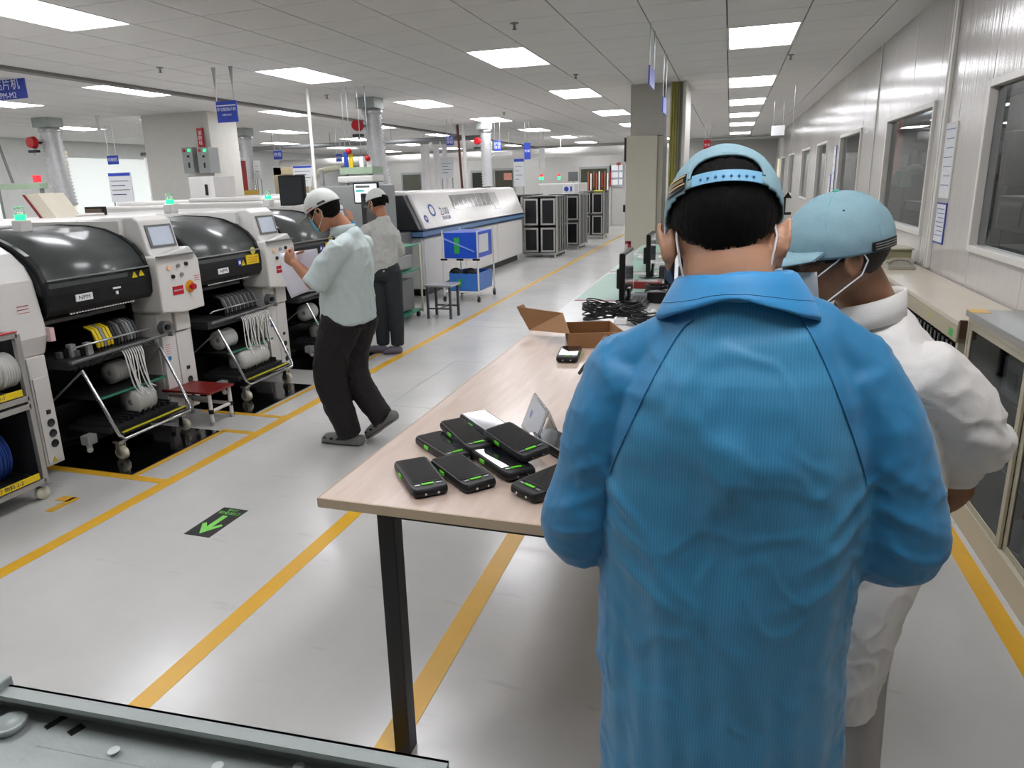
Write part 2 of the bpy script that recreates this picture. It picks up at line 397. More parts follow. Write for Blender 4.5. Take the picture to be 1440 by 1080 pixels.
# ---------------------------------------------------------------- the hall
ZC = 2.887; XR = 1.42; YB = 26.0; XL = -15.0; YF = -3.0
floor = MB().box(XL, XR+.1, YF, YB, -.1, 0).build('floor', floorm, kind='structure')
lines = [(-3.045, -2.965, 1, 24), (-1.795, -1.71, -1, 2.92+.0), (-.925, -.84, -1, 9.0), (1.0, 1.075, -1, 9.0)]
lines[1] = (-1.79, -1.71, -1, 12.0)
for x0, x1, y0, y1 in lines: MB().box(x0, x1, y0, y1, 0, .0012).build('yellow_line', tapem, floor)
for x0, x1, y0, y1 in ((-3.95, -3.045, 2.955, 3.01), (-3.30, -3.045, 3.79, 3.84), (-3.75, -3.045, 4.14, 4.185), (-3.28, -3.045, 4.98, 5.03), (-3.5, -3.045, 5.36, 5.41),
                        (-3.295, -3.255, 3.01, 3.8), (-3.275, -3.235, 4.185, 4.99), (-3.275, -3.235, 5.41, 6.3), (-3.45, -3.36, 2.62, 2.68), (-3.38, -3.33, 2.50, 2.68)):
    MB().box(x0, x1, y0, y1, 0, .0014).build('yellow_line', tapem, floor)
joint = mat('floor_joint_grey', '8f918f', .5)  # thin joint lines a little darker than the epoxy
for x0, x1, y0, y1 in ((-2.4, -2.394, 4.6, 6.0), (-2.4, -1.2, 5.99, 5.996), (-2.4, -1.6, 4.6, 4.606), (-2.96, -1.8, 7.6, 7.606)):
    MB().box(x0, x1, y0, y1, 0, .0006).build('joint_line', joint, floor)
# exit arrow sticker on the floor
ex = thing('floor_exit_sticker', 'black exit sticker with a green arrow on the grey floor of the aisle', 'sign', (-2.385, 2.64, 0))
MB().box(-2.46, -2.31, 2.485, 2.785, 0, .0018).build('backing', mat('black_vinyl', '171d1b', .35), ex)
arrowm = mat('green_vinyl', '7fd45c', .4)
MB().prism([(-2.385, 2.505), (-2.445, 2.60), (-2.43, 2.615), (-2.40, 2.578), (-2.40, 2.70), (-2.37, 2.70), (-2.37, 2.578), (-2.34, 2.615), (-2.325, 2.60)], 'z', .0018, .0026).build('arrow', arrowm, ex)
text('安全出口', .033, arrowm, ex, (-2.385, 2.728, .0022), (1, 0, 0), (0, 1, 0)); text('EXIT', .028, arrowm, ex, (-2.385, 2.762, .0022), (1, 0, 0), (0, 1, 0))

# ceiling: slab above, tile parts below, real gaps between
ceiling = MB().box(XL, XR+.1, YF, YB, ZC+.02, ZC+.12).build('ceiling', gridd, kind='structure')
PX, PY = .615, .57; GX, GY = -.09, 7.0
LX = [0, -4, -8, -12, -16, -20]       # columns of lights in tile units
LR = [-12, -6, 0, 6, 12, 18, 24, 30]    # rows of lights in tile units
rows0 = [-12, -6, 0, 6, 11, 16, 21, 28]
lit = set()
for ci, c in enumerate(LX):
    for r in (rows0 if ci == 0 else LR): lit.add((c, r)); lit.add((c, r+1))
tile_me = MB().box(.005, PX-.005, .0035, PY-.0035, -.012, .014).data('ceiling_tile', ceilm)
cells = []
for i in range(-25, 3):
    for j in range(-18, 34):
        x = GX+i*PX; y = GY+j*PY
        if x+PX > XR or x < XL or y+PY > YB or (i, j) in lit: continue
        cells.append((i, j, x, y))
def inview(x, y, z, m=40):
    d = Vector((x, y, z))-CAMPOS; w = d.dot(fw)
    if w < .1: return False
    px = CX+F*d.dot(r2)/w; py = CY-F*d.dot(u2)/w
    return -m < px < 1440+m and -m < py < 1080+m
vis = sorted([c for c in cells if inview(c[2]+.3, c[3]+.28, ZC)], key=lambda c: c[3]**2+c[2]**2)[:290]
vs = set((c[0], c[1]) for c in vis)
for i, j, x, y in vis:
    o = bpy.data.objects.new('ceiling_tile', tile_me); COL.objects.link(o); o.parent = ceiling
    o.location = Vector((x, y, ZC))-WL[ceiling]
MB().box(GX+2*PX+.005+.0, XR-.002, YF, YB, ZC-.012, ZC+.014).build('edge_strip', ceilm, ceiling)
rest = MB()
for i, j, x, y in cells:
    if (i, j) not in vs: rest.box(x+.005, x+PX-.005, y+.0035, y+PY-.0035, ZC-.012, ZC+.014)
rest.build('ceiling_tiles_far', ceilm, ceiling, kind='stuff')
lp0 = None
colname = ['nearest the right wall', 'second from the right wall', 'third from the right wall', 'fourth from the right wall', 'fifth from the right wall', 'farthest from the right wall']
for ci, c in enumerate(LX):
    for ri, r in enumerate(rows0 if ci == 0 else LR):
        x = GX+c*PX; y = GY+r*PY
        lb = 'flat lit ceiling panel, %s row, column %s' % (ordn(ri-1) if ri else 'overhead', colname[ci])
        if lp0 is None:
            lp0 = thing('ceiling_light', lb, 'ceiling light', (x, y, ZC))
            MB().box(x+.022, x+PX-.022, y+.022, y+2*PY-.022, ZC-.008, ZC+.0).build('diffuser', lampm, lp0)
            fr = MB()
            for a in ((x, x+PX, y, y+.02), (x, x+PX, y+2*PY-.02, y+2*PY), (x, x+.02, y+.02, y+2*PY-.02), (x+PX-.02, x+PX, y+.02, y+2*PY-.02)): fr.box(*a, ZC-.014, ZC+.014)
            fr.box(x, x+PX, y, y+2*PY, ZC+.001, ZC+.014)
            fr.build('frame', framem, lp0)
        else: dup(lp0, (x, y, ZC), label=lb)
        if ri > 1: pass
for o in list(COL.objects):
    if o.name.startswith('ceiling_light'): o['group'] = 'recessed ceiling light panels'
# beams under the ceiling
MB().box(-6.93, -6.80, YF, 25.9, ZC-.045, ZC+.01).build('trim_1', mat('ceiling_beam_shade', '7d7a76', .7), kind='structure')

# walls
MB().box(XL, XR+.1, YB, YB+.1, 0, ZC+.1).build('wall_back', wallb, kind='structure')
MB().box(XL-.1, XL, YF, YB, 0, ZC+.1).build('wall_left', mat('left_wall_white', 'e4e6e4', .6), kind='structure')
MB().box(XL, 4.6, YF-.1, YF, 0, ZC+.1).build('wall_front', mat('dark_front_wall', '4c4d4e', .7), kind='structure')
wr = MB().box(XR+.06, XR+.1, YF, -2.95, 0, ZC).build('wall_right', wallp, kind='structure')
wins = [(3.3, 5.02), (6.2, 7.9), (9.35, 11.0), (12.4, 13.75), (14.9, 16.5), (18.5, 20.1), (21.4, 22.8)]
ZW0, ZW1 = 1.165, 2.085
def panels(y0, y1, z0, z1, n):
    w = (y1-y0)/n
    for i in range(n):
        MB().box(XR, XR+.06, y0+i*w+.002, y0+(i+1)*w-.002, z0, z1).build('wall_panel', wallp, wr, bevel=.003, seg=1)
prev = YF
for k, (a, b) in enumerate(wins+[(YB, YB)]):
    panels(prev, a, 0, ZC+.02, max(1, round((a-prev)/.62)))
    if a < YB: panels(a, b, 0, ZW0-.03, 2); panels(a, b, ZW1+.03, ZC+.02, 2)
    prev = b
for k, (a, b) in enumerate(wins):
    w = thing('window_%d' % (k+1), '', 'window', (XR, a, ZW0)); del w['category']; del w['label']; w['kind'] = 'structure'
    f = MB(); t = .035
    f.box(XR-.02, XR+.07, a, a+t, ZW0-.03, ZW1+.03); f.box(XR-.02, XR+.07, b-t, b, ZW0-.03, ZW1+.03)
    f.box(XR-.02, XR+.07, a+t, b-t, ZW0-.03, ZW0+.01); f.box(XR-.02, XR+.07, a+t, b-t, ZW1-.01, ZW1+.03)
    f.build('window_frame', framem, w, bevel=.004)
    MB().box(XR+.025, XR+.031, a+t, b-t, ZW0+.01, ZW1-.01).build('window_pane', glass, w)
    if k in (3, 4):
        MB().box(XR+.045, XR+.055, a+t, b-t, ZW0+.01, ZW0+.55).build('window_shade', wallb, w)
# aluminium joint posts on the right wall
MB().box(XR-.022, XR, 5.86, 5.91, .93, ZC).box(XR-.022, XR, 5.93, 5.96, .93, ZC).build('trim_4', framem, kind='structure', bevel=.003)
MB().box(XR-.01, XR, 8.55, 8.58, .0, ZC).build('trim_5', wallb, kind='structure')
MB().box(XR-.012, XR, YF, 3.2, 0, .1).build('baseboard_right', mat('grey_baseboard', '8b8a86', .5), kind='structure')
# room beyond the right wall, dim
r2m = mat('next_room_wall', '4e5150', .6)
MB().box(4.5, 4.6, YF, YB, 0, ZC).build('wall_next_room', r2m, kind='structure')
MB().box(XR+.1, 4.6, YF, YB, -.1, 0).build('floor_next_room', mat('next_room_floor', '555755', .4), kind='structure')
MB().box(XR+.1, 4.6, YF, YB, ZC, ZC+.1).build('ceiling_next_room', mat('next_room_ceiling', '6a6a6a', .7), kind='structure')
MB().box(XR+.1, 4.6, YB, YB+.1, 0, ZC).build('wall_next_room_back', r2m, kind='structure')
for i, y in enumerate((3.6, 8.0, 13.2)):
    t = dup(lp0, (2.7, y, ZC-.01), label='LED ceiling panel in the dim room behind the %s wall window' % ordn(i)); t['group'] = 'next room ceiling panels'
def ductpipe(x):
    o = MB().cyl((x, 4, 2.55), (x, 20, 2.55), .09, n=14).build('air_pipe', duct); tag(o, 'fat silver air pipe under the ceiling of the room behind the wall windows', 'pipe')
ductpipe(3.2)
nrd = mat('next_room_dark', '1d1f20', .4)
def nrbox(px0, py0, px1, py1, X, m, name, lb, d=.5, stand=True):
    A = atx(px0, py0, X); B = atx(px1, py1, X); y0, y1 = min(A.y, B.y), max(A.y, B.y)
    t = thing(name, lb, 'machine', (X, (y0+y1)/2, 0)); b = MB().box(X, X+d, y0, y1, B.z, A.z).build('case', m, t, bevel=.01)
    MB().box(X-.01, X, y0+(y1-y0)*.15, y0+(y1-y0)*.85, B.z+(A.z-B.z)*.2, A.z-(A.z-B.z)*.15).build('front_plate', screen_off if m == midgrey else midgrey, b)
    if stand: MB().box(X+.05, X+d-.05, y0+.05, y1-.05, 0, B.z).build('pedestal', nrd, t)
nrbox(1262, 215, 1280, 240, 3.4, nrd, 'dark_screen', 'dark screen on a stand seen through the second wall window', .1)
nrbox(1296, 212, 1312, 235, 3.4, nrd, 'dark_screen', 'dark square panel at the right of the second wall window', .1)
nrbox(1272, 282, 1302, 302, 2.6, nrd, 'instrument', 'dark instrument low behind the second wall window', .4)
nrbox(1384, 190, 1412, 260, 2.8, nrd, 'instrument', 'dark tall instrument behind the nearest wall window', .5)
nrbox(1405, 275, 1440, 330, 2.4, midgrey, 'instrument', 'grey instrument with a rounded top behind the nearest wall window', .5)
nrbox(1186, 225, 1200, 260, 3.2, nrd, 'instrument', 'dark instrument behind the third wall window', .4)
A = atx(1262, 172, 1.95); B = atx(1254, 246, 1.95)
t = thing('hanging_curtain', 'dusky red curtain hanging behind the second wall window', 'curtain', (1.95, A.y, B.z))
cm = MB()
for i in range(7): cm.cyl((1.93+.03*(i%2), A.y-.18+i*.06, B.z), (1.93+.03*(i%2), A.y-.18+i*.06, ZC-.05), .045, n=8)
cm.build('fabric', mat('red_curtain', '9a3f3a', .8), t); MB().cyl((1.95, A.y-.3, ZC-.04), (1.95, A.y+.3, ZC-.04), .012, n=6).build('rail', steel, t); MB().box(1.93, 1.97, A.y-.02, A.y+.02, ZC-.04, ZC).build('bracket', steel, t)
nrbox(1247, 241, 1265, 264, 1.95, mat('deep_green', '1e5a45', .5), 'instrument', 'green cased instrument behind the second wall window', .12)
A = atx(1270, 262, 2.1)
t = thing('lamp_arm', 'white jointed lamp arm with a dark head behind the second wall window', 'lamp', (2.1, A.y, 0))
P_ = [atx(1268, 262, 2.1), atx(1275, 250, 2.1), atx(1281, 240, 2.1)]
MB().tube(P_, .035, n=8).build('arm', white, t); MB().ball(atx(1287, 238, 2.1), (.07, .22, .06)).build('head', dark, t); MB().cyl((2.1, P_[0].y, 0), P_[0], .03).build('pole', steel, t)
MB().box(1.95, 2.0, 5.2, 5.5, 0, ZC).build('trim_6', r2m, kind='structure')
# ---------------------------------------------------------------- placement machines along the left
XF = -3.72; SX = -4.0; SDY = 1.38
def hoodprof(x=0):
    return [(-4.75+x, 1.40), (-4.45+x, 1.425), (-4.2+x, 1.415), (-4.05+x, 1.39), (-3.93+x, 1.345), (-3.83+x, 1.285), (-3.765+x, 1.21), (-3.735+x, 1.13), (-3.73+x, 1.06)]
btn = {'k': mat('black_button', '111111', .3), 's': mat('silver_button', '9a9c9e', .3, .6), 'w': mat('lit_button', 'f5c9a8', .4)}
def signal(parent, x, y, z, lab):
    t = thing('signal_light', lab, 'signal light', (x, y, z), 'signal lights on the placement machines')
    MB().box(x-.035, x+.035, y-.04, y+.04, z, z+.07).build('base', white2, t, bevel=.008)
    MB().lathe([(0, z+.07), (.028, z+.07), (.03, z+.10), (0, z+.10)], (x, y, 0), 12).build('green_lens', greenlamp, t)
    MB().lathe([(0, z+.10), (.026, z+.10), (.026, z+.145), (0, z+.15)], (x, y, 0), 12).build('clear_lens', acryl, t)
def tower(t, y, full=True):
    y0, y1 = y, y+.42
    tw = MB()
    tw.prism([(-4.31, .80), (-4.31, 1.445), (-4.10, 1.47), (-3.85, 1.47), (-3.80, 1.44), (-3.755, 1.245), (-3.72, 1.20), (-3.72, .80)], 'y', y0+.035, y0+.335)
    # lower control box with slanted right shoulder
    tw.prism([(y0, .82), (y0, 1.20), (y0+.335, 1.25), (y0+.41, 1.15), (y0+.415, .80), (y0+.2, .79)], 'x', -4.3, -3.665)
    T = tw.build('control_tower', white2, t, bevel=.012)
    # screen on the slope
    a = Vector((-3.80, 0, 1.44)); b = Vector((-3.755, 0, 1.245)); n = Vector((.195, 0, .045)).normalized()
    def sl(u, w, yy): p = a.lerp(b, u)+n*w; return (p.x, yy, p.z)
    m = MB(); m.add([sl(.16,.002,y0+.07), sl(.16,.002,y0+.31), sl(.95,.002,y0+.31), sl(.95,.002,y0+.07), sl(.16,.008,y0+.07), sl(.16,.008,y0+.31), sl(.95,.008,y0+.31), sl(.95,.008,y0+.07)], [(4,7,6,5),(0,1,5,4)[::-1],(1,2,6,5)[::-1],(2,3,7,6)[::-1],(3,0,4,7)[::-1]])
    m.build('screen_bezel', midgrey, T)
    m = MB(); m.add([sl(.24,.0095,y0+.09), sl(.24,.0095,y0+.29), sl(.87,.0095,y0+.29), sl(.87,.0095,y0+.09)], [(0,3,2,1)]); m.build('screen', screen_gy, T)
    MB().box(-3.665, -3.63, y0+.0, y0+.36, 1.196, 1.206).build('tray_lip', midgrey, T)
    for (dy, dz, k, r) in ((.10, 1.12, 'w', .017), (.19, 1.125, 's', .014), (.27, 1.13, 'k', .014), (.13, 1.055, 'k', .014), (.215, 1.06, 's', .014)):
        MB().cyl((-3.665, y0+dy, dz), (-3.652, y0+dy, dz), r, n=14).build('button', btn[k], T)
    MB().box(-3.665, -3.661, y0+.115, y0+.215, .925, .985).build('red_label', redp, T)
    text('EMERGENCY', .015, inkw, T, (-3.66, y0+.165, .955), (0, 1, 0), (0, 0, 1))
    es = MB().cyl((-3.665, y0+.285, .965), (-3.66, y0+.285, .965), .045, n=20).build('yellow_plate', orange, T)
    e2 = MB().cyl((-3.66, y0+.285, .965), (-3.64, y0+.285, .965), .012, n=10); e2.cyl((-3.64, y0+.285, .965), (-3.622, y0+.285, .965), .024, .021, n=18)
    e2.build('emergency_stop', redp, T)
    for q in range(3): MB().box(-3.665, -3.6635, y0+.34, y0+.39, 1.0+q*.016, 1.004+q*.016).build('red_line', inkr, T)
    # lower pillar
    p = MB(); p.box(-4.31, -3.80, y0+.05, y0+.385, .05, .80); P = p.build('pillar', white2, t, bevel=.004)
    MB().box(-3.80, -3.765, y0+.055, y0+.185, .055, .64).build('pillar_panel', white2, P, bevel=.005)
    MB().box(-3.80, -3.765, y0+.192, y0+.335, .055, .64).build('pillar_panel', white2, P, bevel=.005)
    MB().box(-3.80, -3.75, y0+.192, y0+.335, .652, .80).build('pillar_panel', white2, P, bevel=.005)
    MB().box(-3.80, -3.77, y0+.04, y0+.185, .652, .80).build('pillar_panel', white2, P, bevel=.005)
    MB().cyl((-3.76, y0+.07, .70), (-3.71, y0+.07, .70), .05, n=18).build('motor_cap', midgrey, P)
    MB().cyl((-3.71, y0+.055, .71), (-3.69, y0+.055, .71), .02, n=12).build('knob', black, P)
    for q in range(3):
        MB().lathe([(0, -3.764), (.02, -3.764), (.023, -3.760), (.026, -3.764)], (0, y0+.27, .13+q*.07), 18, 'x').build('vent_hole', dark, P)
    MB().box(-3.765, -3.76, y0+.25, y0+.28, .35, .375).build('latch', dark, P)
    MB().cyl((-3.765, y0+.10, .47), (-3.763, y0+.10, .47), .017, n=14).build('blue_sticker', mat('blue_sticker', '2a7fc0', .4), P)
    for q in range(5): MB().box(-3.765, -3.7645, y0+.075, y0+.12, .505+q*.016, .508+q*.016).build('red_line', inkr, P)
    return T
def machine(y, idx, near):
    """hood from y+... : y is the left end of the hood"""
    t = thing('placement_machine', ['', 'white placement machine with black hood and yellow feeders, nearest of the row', 'white placement machine with smoky hood and yellow warning sign, second of the row', 'white placement machine behind the two standing workers'][idx], 'machine', (-4.6, y, 0), None)
    y1 = y+.81
    b = MB(); b.box(-6.1, -4.32, y, y+1.215, .06, 1.395); b.box(-6.1, -4.75, y, y+1.215, 1.395, 1.44)
    B = b.build('body', white2, t, bevel=.012)
    MB().box(-4.75, -3.93, y+.80, y+.85, .9, 1.445).build('side_plate', white2, t)
    MB().box(-4.32, -3.95, y, y1, .10, .34).box(-4.32, -4.28, y, y1, .34, 1.0).box(-4.32, -3.93, y, y+.02, .1, .95).box(-4.32, -3.93, y1-.02, y1, .1, .95).build('feeder_bay', black, t)
    # hood: curved upper shell and solid lower front
    pr = hoodprof(); inn = [(x-.03, z-.03) for x, z in pr[::-1]]
    H = MB().prism(pr+[(-3.78, 1.06), (-3.85, 1.15), (-3.95, 1.27), (-4.1, 1.33), (-4.75, 1.36)], 'y', y+.004, y1-.004, smooth=True).build('hood', smoke, t)
    MB().prism([(x+.006, z+.006) for x, z in pr]+[(x-.02, z-.02) for x, z in pr[::-1]], 'y', y1-.03, y1-.001).build('hood_edge', black, H)
    MB().prism([(x+.006, z+.006) for x, z in pr]+[(x-.02, z-.02) for x, z in pr[::-1]], 'y', y+.001, y+.03).build('hood_edge', black, H)
    MB().box(-3.77, -3.715, y+.02, y1-.02, 1.142, 1.152).build('bright_strip', chrome, H)  # strip stands in for the highlight line across the hood
    MB().box(-4.46, -4.44, y+.02, y1-.3, 1.422, 1.432).build('bright_strip', chrome, H)
    G = MB().prism([(-3.85, 1.13), (-3.728, 1.13), (-3.718, 1.06), (-3.725, .97), (-3.75, .935), (-3.82, .925)], 'y', y+.006, y1-.006).build('front_flap', black, t, bevel=.006)
    MB().box(-3.722, -3.715, y+.19+(.06 if idx > 1 else 0), y+.31+(.06 if idx > 1 else 0), 1.0, 1.042).build('name_plate', paper, G)
    text('NPM', .036, ink, G, (-3.7145, y+.25+(.06 if idx > 1 else 0), 1.02), (0, 1, 0), (0, 0, 1), sx=1.15)
    if idx == 1:
        MB().box(-3.722, -3.714, y+.47, y+.53, 1.035, 1.046).build('white_strip', paper, G); MB().box(-3.722, -3.714, y+.49, y+.505, 1.0, 1.02).build('white_mark', paper, G)
    for q in range(24): MB().box(-3.755, -3.7475, y+.16+q*.021, y+.17+q*.021, .926, .932).build('scale_mark', paper, G)
    def tri(yy, zz, s):
        MB().prism([(yy-s, zz), (yy+s, zz), (yy, zz+s*1.7)], 'x', -3.724, -3.716).build('warning_triangle', yellow, G)
        MB().box(-3.716, -3.7155, yy-.0015*s/.02, yy+.0015*s/.02, zz+s*.4, zz+s*1.1).build('bolt_mark', ink, G)
    if idx == 1: tri(y+.66, 1.085, .022); tri(y+.72, 1.09, .022)
    else:
        tri(y+.56, 1.035, .025)
        MB().box(-3.722, -3.714, y+.60, y+.76, 1.035, 1.11).build('warning_sign', yellow, G)
        for q in range(3): MB().box(-3.714, -3.7135, y+.62, y+.74, 1.05+q*.018, 1.054+q*.018).build('red_line', inkr, G)
        MB().box(-3.722, -3.714, y+.49, y+.535, 1.04, 1.09).build('blue_sign', bluesign, G); MB().box(-3.72, -3.72+.0065, y+.50, y+.525, 1.05, 1.075).build('pictogram', paper, G)
        MB().cyl((-3.722, y+.70, 1.14), (-3.717, y+.70, 1.14), .03, n=18).build('round_label', mat('pale_yellow', 'c9c564', .5), G)
    # window band in the hood front
    MB().box(-3.731, -3.7235, y+.03, y1-.2, 1.075, 1.125).build('viewing_strip', mat('grey_strip', '4b4f50' if idx == 1 else '8f9590', .25, coat=.4), G)
    tower(t, y+.805)
    # feeder bank
    f = MB(); f.box(-4.25, -3.72, y+.06, y1-.06, .60, .66); f.build('feeder_table', dark, t, bevel=.004)
    cols = [yellow, yellow, grey, yellow, yellow, black, dark, midgrey, dark, midgrey, grey, midgrey, dark] if idx == 1 else [dark, midgrey]*8
    n0 = .33 if idx == 1 else .33
    for q, c in enumerate(cols):
        yy = y+n0+q*.0265
        fb = MB().prism([(-4.2, .66), (-4.2, .80), (-3.88, .815), (-3.80, .79), (-3.77, .72), (-3.77, .66)], 'y', yy, yy+.018).build('feeder', black, t)
        MB().prism([(-3.86, .8145), (-3.80, .792), (-3.768, .72), (-3.768, .68), (-3.776, .68), (-3.806, .785), (-3.86, .805)], 'y', yy-.0005, yy+.0185).build('front_plate', c, fb)
        MB().prism([(-3.78, .665), (-3.70, .665), (-3.66, .645), (-3.68, .635), (-3.78, .64)], 'y', yy+.002, yy+.016).build('tape_guide', steel, fb)
    MB().tube([(-3.66, y+.03, .655), (-3.655, y+.05, .66), (-3.655, y1+.0, .675)], .011, n=8).build('clamp_rail', midgrey, t); MB().cyl((-3.655, y1, .675), (-3.62, y1+.01, .675), .018, n=12).build('rail_knob', steel, t)
    MB().tube([(-3.72, y+.1, .72), (-3.70, y+.12, .735), (-3.70, y1-.12, .735), (-3.72, y1-.1, .72)], .006, n=6).build('handle_rail', steel, t)
    MB().box(-3.98, -3.9, y+.1, y+.72, .865, .89).build('cable_cover', midgrey, t, bevel=.004)
    if idx == 1:
        for q in range(6): MB().box(-3.86+q*.02, -3.82+q*.02, y+.10+q*.022, y+.14+q*.022, .66, .70+.02*(q % 3)).build('connector', [midgrey, black, grey][q % 3], t, bevel=.003)
        for q in range(5): MB().tube([(-3.75, y+.06+q*.03, .66), (-3.69, y+.08+q*.04, .60), (-3.70, y+.12+q*.05, .63), (-3.74, y+.2+q*.04, .65)], .004, n=5).build('cable', blackmat, t)
    if idx < 3: signal(t, SX, y+SDY, 1.47, 'green signal light on top of the %s placement machine' % ['', 'nearest', 'second', 'third'][idx])
    return t
for i in (1, 2, 3): machine(3.02+1.22*(i-1), i, i == 1)
# the machine cut by the left frame edge: rounded white end cover and leg
t0 = thing('placement_machine', 'white rounded end cover of the machine cut by the left frame edge', 'machine', (-4.4, 2.7, 0))
pr = [(-4.75, 1.42), (-4.3, 1.43), (-4.12, 1.405), (-4.0, 1.365), (-3.9, 1.31), (-3.82, 1.24), (-3.78, 1.16), (-3.765, 1.05), (-3.74, .84), (-3.79, .72), (-4.75, .72)]
C0 = MB().prism(pr, 'y', 2.66, 3.01, smooth=False).prism([q for q in pr if q[1] > .9]+[(-3.755, .955), (-4.75, .955)], 'y', 1.9, 2.66).build('end_cover', white2, t0, bevel=.02, seg=3)
MB().box(-4.75, -4.10, 1.9, 2.9, .05, .955).build('body', white2, t0)
P0 = MB().box(-4.6, -3.775, 2.865, 2.985, .06, .725).build('pillar', white2, t0, bevel=.006)
MB().box(-3.775, -3.768, 2.875, 2.978, .075, .60).build('pillar_panel', white2, P0, bevel=.003)
for q in range(3): MB().lathe([(0, -3.766), (.019, -3.766), (.022, -3.761), (.025, -3.766)], (0, 2.935, .19+q*.065), 18, 'x').build('vent_hole', dark, P0)
MB().box(-3.768, -3.762, 2.92, 2.945, .375, .40).build('latch', dark, P0)
MB().prism([(2.90, .085), (2.93, .085), (2.915, .112)], 'x', -3.768, -3.764).build('warning_triangle', yellow, P0)
MB().box(-3.80, -3.72, 3.0, 3.03, .80, .88).build('red_text_sign', mat('pinkish_sign', 'd8b9bb', .5), t0)
for q in range(4): MB().box(-3.76, -3.757+.0, 2.86, 2.93, .965+q*.02, .968+q*.02).build('red_line', inkr, C0)
MB().box(-3.762, -3.752, 2.56, 2.60, .98, 1.02).build('latch', dark, C0)
signal(t0, SX, 3.02-1.22+SDY, 1.42, 'green signal light above the machine cut by the left frame edge')
# other line of machines behind: body, only their tops show
def backmachine(x0, y0, x1, y1, z, lb):
    t = thing('process_machine', lb, 'machine', ((x0+x1)/2, y0, 0))
    B = MB().box(x0, x1, y0, y1, .08, z).build('body', white2, t, bevel=.03)
    MB().box(x1-.02, x1+.01, y0+.1, y1-.1, z-.35, z-.08).build('window', smoke, t, bevel=.004)
    MB().box(x0+.1, x1-.1, y0+.1, y1-.2, z, z+.05).build('lid', white, t, bevel=.02)
    for a in (x0+.1, x1-.15):
        for b in (y0+.1, y1-.15): MB().cyl((a, b, 0), (a, b, .08), .04, n=10).build('foot', dark, t)
    return t
backmachine(-8.0, 7.6, -6.6, 9.0, 1.47, 'white machine body behind the row, left of the grey electrical boxes')
backmachine(-7.6, 9.6, -6.3, 11.6, 1.50, 'white machine body behind the row, below the red wall sign')
backmachine(-6.2, 6.9, -5.0, 8.4, 1.50, 'white inspection machine behind the head of the worker with papers')

